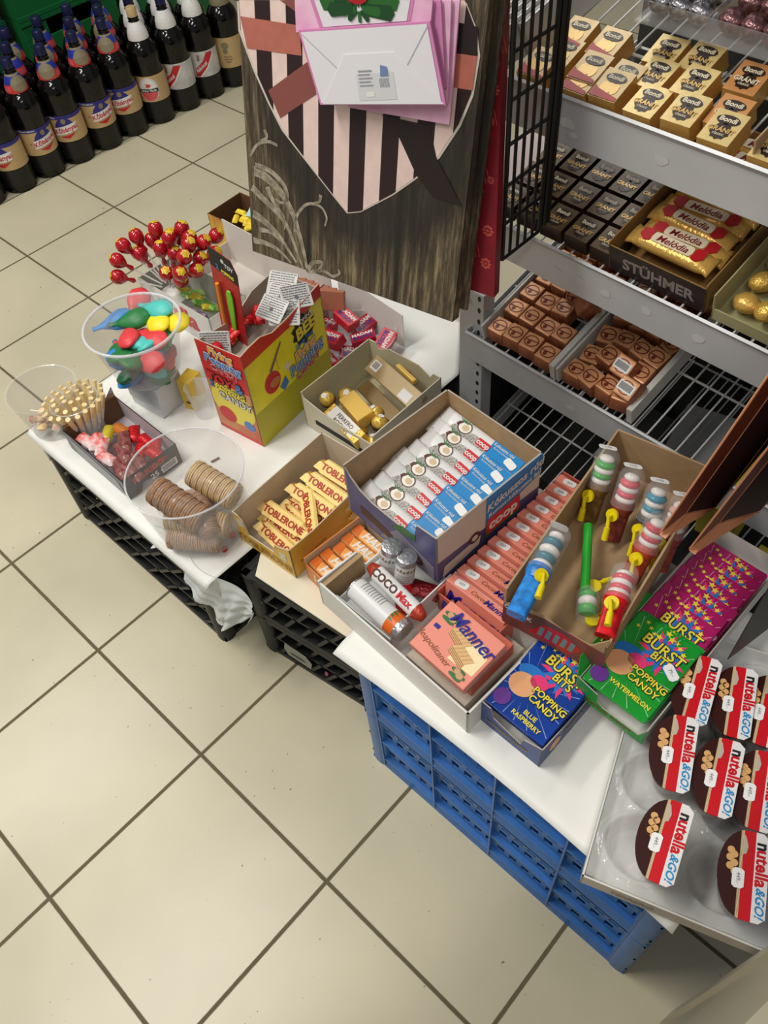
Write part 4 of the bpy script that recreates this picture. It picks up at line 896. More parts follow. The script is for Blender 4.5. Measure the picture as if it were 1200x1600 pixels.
# ================================================================ cream box with gold chocolates
EC = mat('cream_satin_card', (208, 202, 180), .35); ECI = mat('cream_inner_card', (200, 192, 160), .4)
fM0 = T(-0.2341, 0.5552, .2745) @ RZ(math.radians(1)); fw, fd, fh = .188, .195, .092
fb = carton('display_box', 'cream white display box with gold foil chocolate packs and a small red emblem', 'box', fM0, fw, fd, fh, EC, ECI, t=.002,
            cuts={0: [(0, fh), (.04, fh*.86), (.3, fh*.74), (.96, fh*.70), (1, fh*.8)], 2: [(0, fh), (.1, fh), (.14, fh*.86), (.3, fh*1.02), (.7, fh*1.02), (.86, fh*.86), (.9, fh), (1, fh)]}, rim=EC)
mb = MB(); mb.prism(rrect(.135, .012, .001, 1, .098, .030), .0003, .0006, 0, fM(fw, fd, 0)); bk = T(fw*.55, fd-.0026, fh*.62) @ RX(PI/2)
for q in range(4): mb.prism(ell(.0055, .0045, .006*math.cos(q*PI/2+.6), .006*math.sin(q*PI/2+.6), 10), 0, .0004, 1, bk)
mb.build('print', [mat('slot_dark', (14, 12, 12), .6), mat('emblem_red', (170, 30, 30), .4)], fb)
GP = mat('brown_gold_card', (166, 142, 96), .35, .1); GPL = mat('pale_gold_card', (232, 192, 96), .35, .25); PAPERCUP = mat('brown_paper_cup', (60, 34, 20), .6)
def praline(M, label):
    o = thing('praline', label, 'chocolate', M, 'gold foil pralines in the cream box'); b = MB(); vs = []
    b.ball((0, 0, .015), .0155, seg=18); b.v = [(x*(1+.04*math.sin(x*900+z*700)), y*(1+.04*math.sin(y*800+x*500)), z) for x, y, z in b.v]; b.build('foil', GOLD, o, smooth=1)
    c = MB(); c.lathe([(.010, 0), (.0165, .010)], 18, cap=False); c.build('paper_cup', PAPERCUP, o)
    s_ = MB(); s_.lathe([(.006, .0302), (.006, .0308)], 14); s_.build('round_sticker', LWHITE, o); return o
for i, (x, y, z) in enumerate(((.028, .045, .046), (.050, .070, .050), (.110, .035, .020), (.150, .050, .045), (.165, .022, .022), (.130, .075, .040))):
    praline(fM0 @ T(x, y, z) @ RZ(i) @ RX(.4), ('gold foil praline at the front left of the cream box', 'gold foil praline behind the front left one in the cream box', 'gold foil praline low behind the front panel of the cream box', 'gold foil praline sticking out of the short gold sleeve',
        'gold foil praline at the front right corner of the cream box', 'gold foil praline between the gold sleeve and the brown flat pack')[i])
def gold_pack(label, M, L, w_, h_, m, labelw=None, bar=False, txt=None):
    o = thing('chocolate_pack', label, 'chocolate pack', M, 'packs in the cream box')
    b = MB(); b.box(0, L, 0, w_, 0, h_); b.build('pack', m, o, bev=.002)
    a = MB()
    if labelw: a.prism(rrect(labelw[2], labelw[3], .001, 1, labelw[0], labelw[1]), h_+.0002, h_+.0005, 0)
    if bar: a.prism(rrect(.022, .020, .001, 1, .018, w_*.5), h_+.0002, h_+.0005, 0); [a.box(.010+.002*q, .011+.002*q, w_*.5-.006, w_*.5+.008, h_+.0006, h_+.0008, 1) for q in range(8)]
    if txt: 
        for q, s in enumerate(txt): put_text(a, s, .012, L*.5, w_*(.62-.4*q), h_+.0008, .01, 0, 0, 1)
    if a.v: a.build('print', [LWHITE, mat('brown_lettering', (96, 64, 34), .4)], o)
    return o
gold_pack('long flat brown gold pack leaning at the back of the cream box', fM0 @ T(.032, .150, .052) @ RZ(math.radians(-12)) @ RX(math.radians(28)), .155, .040, .014, GP, (.120, .014, .030, .020), True)
gold_pack('narrow dark gold pack under the long flat brown one', fM0 @ T(.050, .105, .040) @ RZ(math.radians(-14)) @ RX(math.radians(20)), .120, .030, .014, mat('dark_gold_card', (122, 98, 56), .3, .2))
gold_pack('short bright gold sleeve across the middle of the cream box', fM0 @ T(.058, .048, .046) @ RZ(math.radians(-16)) @ RX(math.radians(10)), .072, .036, .028, GPL)
gold_pack('oval white labelled gold pack lying at the front of the cream box', fM0 @ T(.045, .018, .030) @ RZ(math.radians(-12)) @ RX(math.radians(18)), .105, .030, .026, GOLD, (.050, .016, .080, .026), False, ['FERRERO', 'ROCHER'])
gold_pack('slim gold tube standing behind the long flat pack', fM0 @ T(.085, .178, .070) @ RZ(math.radians(-14)), .06, .010, .010, GPL)
# ================================================================ big red and yellow popping candy box
YY = mat('yellow_box_print', (246, 232, 40), .3, var=.06, vscale=30); RR = mat('red_box_print', (216, 44, 40), .3); SALM = mat('peach_sky_print', (214, 150, 96), .35, c2=(196, 90, 60), vscale=14)
pM = T(-0.2587, 0.4602, .2745) @ RZ(math.radians(7)) @ T(-.115, 0, 0); pw, pd, ph = .115, .225, .232
CUP_IN = mat('copper_inner_card', (150, 98, 78), .5)
pb = carton('display_box', 'tall yellow and red display box of flying popping candy toys', 'box', pM, pw, pd, ph, [RR, YY, WHITE, WHITE], GREYCARD, t=.002,
            cuts={0: [(0, ph*.97), (1, ph)], 1: [(0, ph), (.10, ph+.004), (.24, ph+.006), (.38, ph-.006), (.55, ph-.004), (.75, ph+.002), (1, ph+.01)], 3: [(0, ph*.99), (.3, ph*.97), (.55, ph*.86), (1, ph*.94)]}, rim=GREYCARD)
fm = fM(pw, pd, 1); mb = MB()
mb.prism([(0, ph-.030), (.08, ph-.026), (.16, ph-.024), (pd, ph-.018), (pd, ph+.009), (.75*pd, ph+.001), (.55*pd, ph-.005), (.38*pd, ph-.007), (.24*pd, ph+.005), (.10*pd, ph+.003), (0, ph)], .0002, .0006, 0, fm)
mb.prism([(.0, 0), (pd, 0), (pd, .085), (.0, .085)], .0002, .0004, 9, fm)
mb.prism(star(.036, .165, .180, 10, .80), .0006, .0009, 1, fm); put_text(mb, 'BEE', .036, .168, .178, .0016, .04, .1, .12, 2, fm); put_text(mb, 'JOHNY', .013, .172, .200, .0016, .03, .1, .12, 3, fm); put_text(mb, 'Candy Toys', .011, .160, .156, .0016, .03, .1, .12, 4, fm)
for s, sz, y, c_ in (('Flying', .027, .136, 5), ('Popping', .031, .114, 4), ('CANDY', .021, .092, 6)):
    for h, bo, ci in ((.0010, .09, 1), (.0014, .055, 3), (.0018, .012, c_)): put_text(mb, s, sz, .158, y, h, bo, .1, .14, ci, fm)
put_strip(mb, [(.060, .150), (.100, .195)], .007, .004, .0010, 7, fm); put_strip(mb, [(.080, .172), (.082, .140)], .0008, None, .0010, 7, fm)
# cheerful plain ball and splashes in place of the cartoon figure
mb.prism(ell(.022, .024, .060, .125), .0008, .0011, 6, fm); mb.prism(ell(.014, .010, .066, .122), .0012, .0014, 8, fm); mb.prism([(.075, .10), (.095, .115), (.100, .095), (.085, .085)], .0008, .0011, 4, fm); mb.prism(star(.012, .105, .132, 6), .0008, .0011, 3, fm)
fm = fM(pw, pd, 0); mb.prism([(.002, .01), (pw-.002, .01), (pw-.002, .135), (.002, .130)], .0002, .0005, 8, fm)
for s, sz, y, c_ in (('Flying', .026, .212, 5), ('Popping', .028, .190, 4), ('CANDY', .020, .170, 6)):
    for h, bo, ci in ((.0010, .09, 1), (.0014, .055, 3), (.0018, .012, c_)): put_text(mb, s, sz, pw*.52, y, h, bo, .1, -.02, ci, fm)
mb.prism(ell(.055, .050, pw*.5, .085, 24), .0006, .0008, 2, fm)
for s, sz, y, c_, x in (('TOY', .030, .142, 6, .040), ('&', .032, .140, 4, .088), ('2', .020, .122, 4, .014), ('POPPING', .018, .122, 2, .062), ('CANDY', .024, .100, 3, .068)):
    for h, bo, ci in ((.0012, .08, 1), (.0018, .02, c_)): put_text(mb, s, sz, x, y, h, bo, .05, -.05, ci, fm)
mb.prism(ell(.022, .020, .035, .050), .0010, .0013, 6, fm); mb.prism(ell(.014, .012, .09, .045), .0010, .0013, 4, fm)
mb.build('print', [RR, INK, mat('yellow_print', (240, 222, 70), .35), LWHITE, mat('mid_blue_print', (70, 130, 200), .35), mat('amber_print', (236, 170, 40), .35), REDP, mat('mauve_print', (130, 90, 110), .4), SALM, mat('olive_yellow_print', (190, 180, 40), .45)], pb)
MB().box(.002, pw-.002, .002, pd-.002, ph*.72, ph*.73).build('inner_floor', GREYCARD, pb)
# contents
RW = mat('red_wrap', (196, 24, 30), .25, .2, bump=.5, bscale=160); TXTS = mat('text_sachet', (214, 212, 208), .35, bump=.4, bscale=50)
random.seed(4)
for i in range(14):
    x = .010+.03*random.random(); y = .015+.14*random.random()
    z = ph*.75+.012+.012*random.random()
    sachet('wrapped_sweet', f'red wrapped sweet at the left side of the tall box, {ORD[i]} in the heap', pM @ T(x, y, z) @ RZ(random.random()*3) @ RY(random.random()-.5), .030, .018, RW, 'sweet', .012, 'red wrapped sweets in the tall box')
def text_sachet(label, M):
    o = thing('flat_sachet', label, 'sachet', M, 'white printed sachets in the tall box'); s = MB(); s.prism(rrect(.058, .046, .003, 2), 0, .003); b = s.build('pouch', TXTS, o, bev=.001)
    a = MB()
    for q in range(9):
        y = .019-.0046*q; x = -.025
        while x < .022:
            l = .003+.005*((q*7+int(x*1e4)) % 5)/5; a.box(x, min(x+l, .026), y, y+.0018, .0032, .0034); x += l+.0012
    a.prism(ell(.004, .004, .0, -.002, 10), .0034, .0036); a.build('small_print', mat('grey_small_print', (110, 110, 110), .5), b); return o
for i, (x, y, z, rz, rx, ry) in enumerate(((.016, .030, .198, .5, 1.2, .2), (.072, .165, .236, .25, .55, 0), (.080, .130, .234, .05, .55, 0), (.060, .185, .245, .3, .7, 0), (.100, .175, .240, .95, .6, .2), (.098, .140, .225, .6, .7, .1))):
    text_sachet(('small white printed sachet at the front of the tall box', 'white printed sachet at the back of the tall box, left one', 'white printed sachet in the middle of the tall box', 'white printed sachet highest at the back of the tall box', 'tilted white printed sachet at the back right of the tall box', 'white printed sachet beside the red rim of the tall box')[i], pM @ T(x, y, z) @ RZ(rz) @ RX(rx) @ RY(ry))
# toy blister card
tq = [[-0.408, 0.53, 0.446], [-0.336, 0.53, 0.436], [-0.292, 0.53, 0.671], [-0.377, 0.53, 0.646]]
o_ = Vector(tq[0]); ux = Vector(tq[1])-o_; vy = Vector(tq[3])-o_
BCM = face(o_, ux, vy); BW, BH = ux.length, vy.length
bc = thing('blister_card', 'red hanging card with a green propeller blade and orange stick', 'toy card', BCM @ T(0, 0, 0))
MB().prism([(0, 0), (BW, 0), (BW, BH*.88), (BW*.8, BH), (0, BH)], 0, .0012).build('card', mat('red_toy_card', (176, 34, 34), .35, var=.15, vscale=30), bc)
GRB = mat('green_blade', (120, 200, 40), .3); ORS = mat('orange_stick', (238, 150, 40), .35)
a = MB(); a.prism([(0, BH*.80), (BW, BH*.76), (BW, BH*.88), (BW*.8, BH), (0, BH)], .0013, .0016, 0); put_text(a, '2', .014, BW*.28, BH*.83, .0022, .03, 0, 0, 4); put_text(a, 'TOY', .011, BW*.72, BH*.90, .0022, .03, 0, 0, 2); put_text(a, 'POPPING', .010, BW*.64, BH*.81, .0022, .03, 0, 0, 1, None, .8); a.prism(ell(.004, .004, BW*.5, BH*.93), .0018, .0021, 2)
a.build('print', [INK, mat('yellow_print', (240, 222, 70), .35), LWHITE, INK, mat('mid_blue_print', (70, 130, 200), .35)], bc)
a = MB(); a.prism([(BW*.62+dx, dy) for dx, dy in [(-.007, BH*.60), (-.008, BH*.50), (-.003, BH*.04), (.003, BH*.02), (.009, BH*.45), (.009, BH*.58), (.005, BH*.64), (-.003, BH*.64)]], .003, .006); a.build('propeller_blade', GRB, bc, bev=.001)
MB().tube([(BW*.22, BH*.64, .006), (BW*.30, -.02, .006)], .0035, 8).build('stick', ORS, bc, smooth=40)
# ================================================================ dark box of wrapped sweets
DK = mat('navy_black_card', (24, 24, 38), .3); DBR = mat('dark_brown_inner', (106, 74, 46), .6)
qM = T(-0.5621, 0.2097, .2745) @ RZ(math.radians(-1)); qw, qd, qh = .205, .125, .052
qb = carton('display_box', 'dark navy display box of red wrapped liquorice sweets at the left end', 'box', qM, qw, qd, qh, DK, mat('pale_inner_card', (196, 186, 190), .5), t=.002, cuts={0: [(0, qh), (1, qh*.95)], 3: [(0, qh*1.45), (.3, qh*.8), (.7, qh*.8), (1, qh*1.45)]}, rim=DK)
mb = MB(); mb.prism([(.03, .006), (.195, .006), (.180, .036), (.018, .040)], .0003, .0006, 0, fM(qw, qd, 0)); fm = fM(qw, qd, 1)
put_text(mb, 'HARIBO', .020, .055, .036, .0006, .04, 0, .05, 1, fm); put_text(mb, '25 g', .018, .070, .016, .0006, .02, 0, .05, 2, fm); mb.prism(rrect(.036, .018, .001, 1, .098, .016), .0003, .0006, 2, fm); [mb.box(.083+.0025*q, .0842+.0025*q, .010, .022, .0007, .0009, 3, fm) for q in range(12)]
mb.build('print', [mat('silver_print', (140, 142, 146), .35), mat('orange_red_print', (196, 70, 50), .4), LWHITE, INK], qb)
MB().box(.003, .012, .003, qd-.003, .003, qh*1.2).build('inner_flap', DBR, qb)
random.seed(11); LIQ = mat('liquorice_wrap', (112, 52, 52), .22, c2=(150, 96, 90), vscale=90); RWT = mat('red_white_wrap', (222, 40, 40), .3, c2=(236, 226, 222), vscale=60)
lst = [(.16, .022, LIQ), (.135, .048, LIQ), (.115, .066, LIQ), (.175, .055, LIQ), (.10, .095, RW), (.135, .100, RW), (.165, .100, RW), (.185, .088, RW), (.09, .03, RWT), (.12, .02, RWT), (.15, .075, RW), (.07, .085, mat('amber_wrap', (190, 110, 40), .2)), (.06, .06, mat('yellow_green_wrap', (196, 180, 50), .25)), (.185, .03, LIQ), (.07, .03, RWT), (.05, .02, RWT)]
qn = ['brown liquorice roll', 'brown liquorice roll', 'brown liquorice roll', 'brown liquorice roll', 'red wrapped sweet', 'red wrapped sweet', 'red wrapped sweet', 'red wrapped sweet', 'red and white wrapper', 'red and white wrapper', 'red wrapped sweet', 'amber jelly sweet', 'yellow jelly sweet', 'brown liquorice roll', 'red and white wrapper', 'red and white wrapper']
for i, (x, y, m_) in enumerate(lst):
    sachet('wrapped_sweet', f'{qn[i]} in the dark box, {ORD[i % 14] if i < 14 else ("left of the front panel", "in the front left corner")[i-14]}{" in the heap" if i < 14 else ""}', qM @ T(x, y, .036+.006*math.sin(i)) @ RZ(-.35+.5*math.sin(i*3)), .062 if m_ is LIQ else .045, .024, m_, 'sweet', .020, 'wrapped sweets in the dark box')
# ================================================================ clear tub with sweet sticks
kc = (-0.5673, 0.2601, 0.3)
sM = T(kc[0]-.012, kc[1]+.004, .279) @ RY(math.radians(-6))
st = thing('plastic_tub', 'small clear tub packed with pale candy sticks', 'tub', sM)
MB().lathe([(.040, 0), (.047, .070), (.049, .072), (.0475, .073)], 32, cap=False).lathe([(.040, .0), (.0395, .0015)], 32).build('tub_wall', clear('milky_clear_plastic', (232, 232, 236), .45, .1), st, smooth=40)
CRS = mat('cream_stick', (238, 214, 160), .5); CRW = mat('white_stick', (240, 236, 226), .5)
random.seed(3); k = 0
stick_me = None
for ring, n, rr in ((0, 7, .010), (1, 13, .021), (2, 20, .032)):
    for i in range(n):
        a = 2*PI*i/n+ring*.3; tilt = .10+.13*ring+.08*random.random(); L = .08
        M = sM @ T(rr*math.cos(a), rr*math.sin(a), .006) @ RZ(a+.5) @ RY(tilt)
        if stick_me is None:
            b = MB(); b.lathe([(.0050, 0), (.0050, .044)], 8, 0); b.lathe([(.0052, .044), (.0052, .076)], 8, 1); o = b.build('candy_stick', [CRW, CRS], None, M, smooth=40); stick_me = o
        else: o = stick_me.copy(); COL.objects.link(o); o.matrix_local = M
        o['label'] = f'pale candy stick in the {("inner", "middle", "outer")[ring]} ring of the small clear tub'; o['category'] = 'candy stick'; o['group'] = ('inner', 'middle', 'outer')[ring]+' ring of candy sticks'
# clear tub of pastel lollies at the far left
lc = (-0.6446, 0.2233, 0.32)
lt = thing('plastic_tub', 'nearly empty clear tub with pastel wrapped sweets at the far left', 'tub', T(lc[0], lc[1]+.01, .2745))
MB().lathe([(.052, 0), (.068, .095), (.071, .096)], 36, cap=False).lathe([(.052, .0), (.0515, .001)], 36).build('tub_wall', clear('very_clear_plastic', (214, 214, 212), .28, .06), lt, smooth=40)
random.seed(5)
for i in range(13):
    c_ = ((226, 130, 140), (240, 200, 110), (160, 80, 80), (236, 170, 120))[i % 4]; a = random.random()*6.28; r = .038*random.random()**.5
    sachet('wrapped_sweet', f'pastel wrapped sweet in the nearly empty tub, {ORD[i]} of the heap', T(lc[0]+r*math.cos(a), lc[1]+.01+r*math.sin(a), .284+.014*(i % 3)) @ RZ(a*3) @ RY(.4), .030, .018, mat('wrap_%d' % (i % 4), c_, .4, c2=(240, 226, 190), vscale=90), 'sweet', .013, 'pastel wrapped sweets')
for i, (a, l) in enumerate((((-.03, -.02), .07), ((.01, .02), .05))):
    tag(MB().cyl((lc[0]+a[0], lc[1]+a[1], .315), (lc[0]+a[0]+l, lc[1]+a[1]+.025*(1-2*i), .330), .0013, 8).build('lolly_stick', CRW), ('pale lolly stick lying across the pastel sweets, nearest the front', 'pale lolly stick lying at the back of the pastel sweets')[i], 'stick')
# ================================================================ bowl of balloons on silver cartons
bc0 = (-0.5269, 0.4104, 0.36)
for i in range(3):
    tag(MB().box(-.045, .045, -.035, .035, 0, .027).build('silver_carton', mat('silver_card', (206, 208, 212), .35, .15, bump=.4, bscale=70), None, T(bc0[0]+.004*i, bc0[1]-.002*i, .2748+.0275*i) @ RZ(.1+.05*i), bev=.001), f'silver grey flat carton under the balloon bowl, {("lowest", "middle", "topmost")[i]} of three', 'carton', 'silver cartons under the bowl')
yc = MB(); yc.box(0, .030, 0, .040, 0, .075, 0); put_text(yc, 'ola', .012, .015, .020, .0006, .02, 0, 0, 1, T(0, 0, 0) @ RX(PI/2))
tag(yc.build('yellow_carton', [mat('mustard_card', (222, 184, 60), .4), INK], None, T(bc0[0]+.058, bc0[1]+.020, .2748) @ RZ(.3), bev=.001), 'small mustard yellow carton standing beside the silver cartons', 'carton')
gl = thing('plastic_cup', 'small clear cup beside the tall yellow box', 'cup', T(bc0[0]+.105, bc0[1]+.035, .2748)); MB().lathe([(.018, 0), (.026, .075), (.027, .076)], 24, cap=False).build('cup_wall', clear('milky_clear_plastic', (232, 232, 236), .45, .1), gl, smooth=40)
BWM = T(bc0[0]+.002, bc0[1], .3590)
bwl = thing('clear_bowl', 'big clear plastic bowl full of uninflated coloured balloons', 'bowl', BWM)
MB().lathe([(.058, 0), (.066, .010), (.090, .118)], 44, cap=False).build('bowl_wall', clear('bowl_plastic', (224, 228, 232), .30, .05), bwl, smooth=60)
MB().lathe([(.058, 0), (.0575, .0015)], 44).build('bowl_base', clear('bowl_plastic', (224, 228, 232), .30, .05), bwl)
rm = MB(); rm.tube([(.0925*math.cos(2*PI*i/48), .0925*math.sin(2*PI*i/48), .119) for i in range(48)], .0030, 8, closed=True); rm.build('rim', clear('rim_plastic', (236, 236, 238), .5, .05), bwl, smooth=1)
BC = {'red': (222, 62, 66), 'green': (34, 120, 60), 'blue': (50, 140, 210), 'yellow': (244, 222, 40), 'turquoise': (80, 196, 186), 'dark green': (26, 92, 60), 'pink': (214, 70, 130)}
def balloon(M, col, label):
    m_ = mat('rubber_'+col.replace(' ', '_'), BC[col], .42)
    o = MB(); prof = [(r*1.25, x*1.25) for r, x in ((.0030, -.030), (.0045, -.028), (.0034, -.026), (.0045, -.016), (.0090, -.006), (.0160, .008), (.0185, .020), (.0150, .032), (.0060, .040), (.0010, .042))]
    n = 18; vs = []; fs = []
    for r, x in prof: vs += [(x, r*1.05*math.cos(2*PI*i/n), r*.50*math.sin(2*PI*i/n)) for i in range(n)]
    for j in range(len(prof)-1):
        for i in range(n): fs.append((j*n+i, j*n+(i+1) % n, (j+1)*n+(i+1) % n, (j+1)*n+i))
    fs.append(tuple(range((len(prof)-1)*n, len(prof)*n)))
    o.add(vs, fs); b = o.build('balloon', m_, None, M, smooth=1); return tag(b, label, 'balloon', 'balloons in the clear bowl')
random.seed(9); cols = ['green', 'blue', 'dark green', 'red', 'green', 'turquoise', 'dark green', 'green', 'red', 'blue']
cnt = {}
for lay, n, R_ in ((0, 9, .042), (1, 11, .050), (2, 12, .058)):
    for i in range(n):
        a = 2*PI*i/n+lay; r = R_*(.30+.5*((i*7) % 5)/5); c_ = cols[(i*3+lay) % 10]; cnt[(c_, lay)] = cnt.get((c_, lay), 0)+1
        balloon(BWM @ T(r*math.cos(a), r*math.sin(a), .014+.022*lay) @ RZ(a*2.3) @ RY(.4*math.sin(i*5)) @ RX(.5*math.sin(i*3)), c_, f'{c_} balloon in the {("bottom", "second", "third")[lay]} layer of the clear bowl, {ORD[cnt[(c_, lay)]-1]} of its colour there')
for px, c_, lab, rz in (((-0.5666, 0.4822, 0.452), 'turquoise', 'turquoise balloon lying on top of the balloon pile at the back', .3), ((-0.5494, 0.4647, 0.44), 'yellow', 'yellow balloon on top just before the turquoise one', 0.0),
                    ((-0.5215, 0.4864, 0.44), 'yellow', 'yellow balloon touching the right side of the bowl near the top', .2), ((-0.5896, 0.4284, 0.44), 'green', 'green balloon on top in the left half of the bowl', .9),
                    ((-0.62, 0.4096, 0.432), 'blue', 'light blue balloon on top at the left side of the bowl', 1.1), ((-0.6092, 0.4682, 0.44), 'red', 'red balloon on top behind the green one', 2.2),
                    ((-0.5665, 0.4146, 0.432), 'red', 'long red balloon on top at the front of the pile', -.5), ((-0.5246, 0.4264, 0.43), 'red', 'crumpled red balloon on top at the front right', .4), ((-0.5054, 0.4655, 0.43), 'green', 'green balloon with open neck on top at the right', 2.6), ((-0.5755, 0.3871, 0.405), 'blue', 'blue balloon seen through the front of the bowl', -.3)):
    balloon(T(*px) @ RZ(rz) @ RX(.3) @ RY(-.15), c_, lab)
# ================================================================ lollipops
LOLR = mat('lolly_red', (190, 22, 34), .18, c2=(150, 14, 26), vscale=60, coat=.4); LOLY = mat('lolly_yellow', (238, 214, 60), .35, c2=(200, 150, 30), vscale=200)
base = Vector((-0.7255, 0.6171, 0.34))
ls = thing('lollipop_stand', 'low round stand holding the fan of red lollipops', 'stand', T(base.x, base.y, .2748))
MB().lathe([(.035, 0), (.035, .05), (.022, .062)], 24).build('stand_body', WHITE, ls, smooth=40)
lp = [(-0.7922, 0.5502, 0.425), (-0.7918, 0.5815, 0.44), (-0.7844, 0.6127, 0.45), (-0.7744, 0.6294, 0.445), (-0.7537, 0.6436, 0.46), (-0.7322, 0.6514, 0.455), (-0.6993, 0.6604, 0.465), (-0.708, 0.6516, 0.46), (-0.6638, 0.6669, 0.465), (-0.6413, 0.6505, 0.46), (-0.6451, 0.6817, 0.46), (-0.6236, 0.6678, 0.45), (-0.6301, 0.626, 0.455), (-0.6227, 0.6047, 0.45), (-0.6304, 0.6542, 0.45), (-0.7838, 0.5343, 0.4), (-0.6847, 0.5986, 0.41), (-0.7312, 0.6331, 0.44), (-0.7816, 0.5927, 0.43), (-0.6602, 0.6092, 0.4), (-0.6426, 0.7008, 0.46), (-0.7047, 0.6387, 0.44), (-0.6202, 0.6322, 0.44)]
lp = [Vector(q) for q in lp]
for it in range(60):                       # keep the heads from touching
    for i in range(len(lp)):
        for j in range(i):
            dv = lp[i]-lp[j]; dl = dv.length
            if dl < .0345: s_ = dv.normalized()*(.0345-dl)*.5 if dl > 1e-6 else Vector((.01, 0, 0)); lp[i] += s_; lp[j] -= s_
def lollipop(head, label):
    h = Vector(head); d = (h-base); foot = base+d*.18; M = along(foot, h); L = (h-foot).length
    o = thing('lollipop', label, 'lollipop', M, 'fan of red lollipops')
    b = MB(); b.ball((0, 0, L), .0165, 1, 1, 1.05, 0, 16); b.lathe([(.0150, L-.008), (.010, L-.016), (.0035, L-.022), (.0060, L-.034), (.0028, L-.038)], 14, 0, cap=False); b.build('wrapper', LOLR, o, smooth=1)
    c = MB(); n = 12
    for j, rr in enumerate((.0105,)):
        pts = [(rr*(1 if i % 2 else .75)*math.cos(2*PI*i/n), rr*(1 if i % 2 else .75)*math.sin(2*PI*i/n)) for i in range(n)]
        c.add([(x, y, L+math.sqrt(.0165**2*1.12-x*x-y*y)+.0004) for x, y in pts]+[(0, 0, L+.0180)], [(i, (i+1) % n, n) for i in range(n)])
    c.build('yellow_flower_print', LOLY, o, smooth=1)
    MB().cyl((0, 0, 0), (0, 0, L-.010), .0019, 8).build('stick', LWHITE, o, smooth=40); return o
for i, q in enumerate(lp): lollipop(q, f'red lollipop with a yellow crown in the fan, {ORD[i] if i < 14 else ("fifteenth","sixteenth","seventeenth","eighteenth","nineteenth","twentieth","twenty-first","twenty-second","twenty-third")[i-14]} counted clockwise from the left')
# ================================================================ cartons behind the tall box
wc = carton('carton', 'long white open carton behind the tall yellow box', 'box', T(-.785, .700, .2748) @ RZ(math.radians(0)), .36, .130, .110, WHITE, mat('off_white_inner', (214, 206, 198), .6), hs=(.02, .06, .110, .05), t=.002)
MB().prism([(0, 0), (.19, 0), (.19, .085), (0, .110)], 0, .0015, 0, T(.36, .150, .002) @ RX(PI/2)).build('open_side_flap', WHITE, wc)
nb = carton('display_box', 'white carton with big red lettering beside the balloon bowl', 'box', T(-.80, .585, .2748) @ RZ(math.radians(1)), .245, .105, .082, WHITE, mat('grey_inner_card', (188, 190, 176), .6), t=.002)
mb = MB(); put_text(mb, 'n', .062, .025, .045, .0008, .03, mi=1, M=fM(.245, .105, 0)); put_text(mb, 'utella', .062, .128, .045, .0008, .03, mi=0, M=fM(.245, .105, 0)); mb.build('lettering', [REDP, GREYCARD], nb)
random.seed(8); GC = mat('green_gel_sweet', (60, 150, 50), .25, c2=(190, 214, 120), vscale=60)
for i in range(9):
    sachet('wrapped_sweet', f'green and clear wrapped sweet in the red lettered carton, {ORD[i]} of the heap', T(-.70+.016*i, .625+.03*random.random(), .335+.01*random.random()) @ RZ(random.random()*3) @ RY(.8*random.random()), .035, .018, GC if i % 3 else mat('yellow_green_wrap', (196, 180, 50), .25), 'sweet', .016, 'green wrapped sweets')
PZ = mat('pink_striped_pack', (214, 176, 206), .35, c2=(60, 40, 80), vscale=50, stretch=(1, 6, 1))
tag(MB().box(0, .050, 0, .035, 0, .022).build('striped_pack', PZ, None, T(-0.6861, 0.5971, .2748) @ RZ(.2), bev=.002), 'small pink and dark striped pack between the bowl and the tall box', 'pack')
# copper strips in the white carton
CBR = mat('copper_wrap', (176, 108, 84), .45)
for i in range(6):
    tag(MB().box(0, .060, 0, .010, 0, .045).build('wafer_bar', CBR, None, T(-.500+.019*i, .745+.004*i, .345) @ RZ(.55) @ RX(-.3), bev=.002), f'copper brown wrapped bar in the long white carton, {ORD[i]} from the left', 'wafer bar', 'copper brown bars')
tag(MB().box(0, .010, 0, .10, 0, .115).build('brown_carton', mat('dusky_pink_card', (176, 150, 146), .5), None, T(-.412, .700, .2748) @ RZ(.1), bev=.001), 'dusky pink carton side between the tall box and the clear tub of blocks', 'carton')
# clear round tub with red chew blocks
mt = (-0.3113, 0.7876, 0.3)
tubm = thing('plastic_tub', 'clear round tub with red boxed chewing gum blocks', 'tub', T(mt[0]+.006, mt[1]-.002, .2748))
MB().lathe([(.070, 0), (.076, .045), (.080, .046)], 40, cap=False).lathe([(.070, 0), (.0695, .001)], 40).build('tub_wall', clear('bowl_plastic', (224, 228, 232), .30, .05), tubm, smooth=40)
CR = mat('red_gum_card', (206, 34, 52), .3); CM = mat('crimson_gum_card', (170, 20, 50), .3)
def gum(M, label, m_):
    o = thing('gum_box', label, 'gum box', M, 'red gum boxes in the clear tub'); b = MB().box(-.026, .026, -.016, .016, 0, .022).build('box', m_, o, bev=.001)
    for F_ in (T(0, 0, .0222), T(0, -.0162, .011) @ RX(PI/2)):
        a = MB()
        k = 1 if F_.translation.z > .02 else .62
        a.prism(rrect(.046, .026*k, .001, 1), 0, .0002, 0, F_); put_text(a, 'MADAM', .0125*k**.5, 0, .005*k, .0005, .04, 0, 0, 1, F_); put_text(a, 'BLOXX', .0125*k**.5, 0, -.006*k, .0005, .04, 0, 0, 2, F_)
        a.build('lettering', [m_, LWHITE, mat('navy_print', (60, 50, 130), .4)], b); return o
gl_ = [((540,500), .345, -.1, CR), ((517,525), .335, .1, CR), ((602,525), .325, -1.3, CR), ((572,530), .325, .9, CM), ((548,548), .318, .8, CM), ((508,560), .315, -.4, CR), ((500,505), .315, .2, CR), ((560,510), .315, 1.5, CM)]
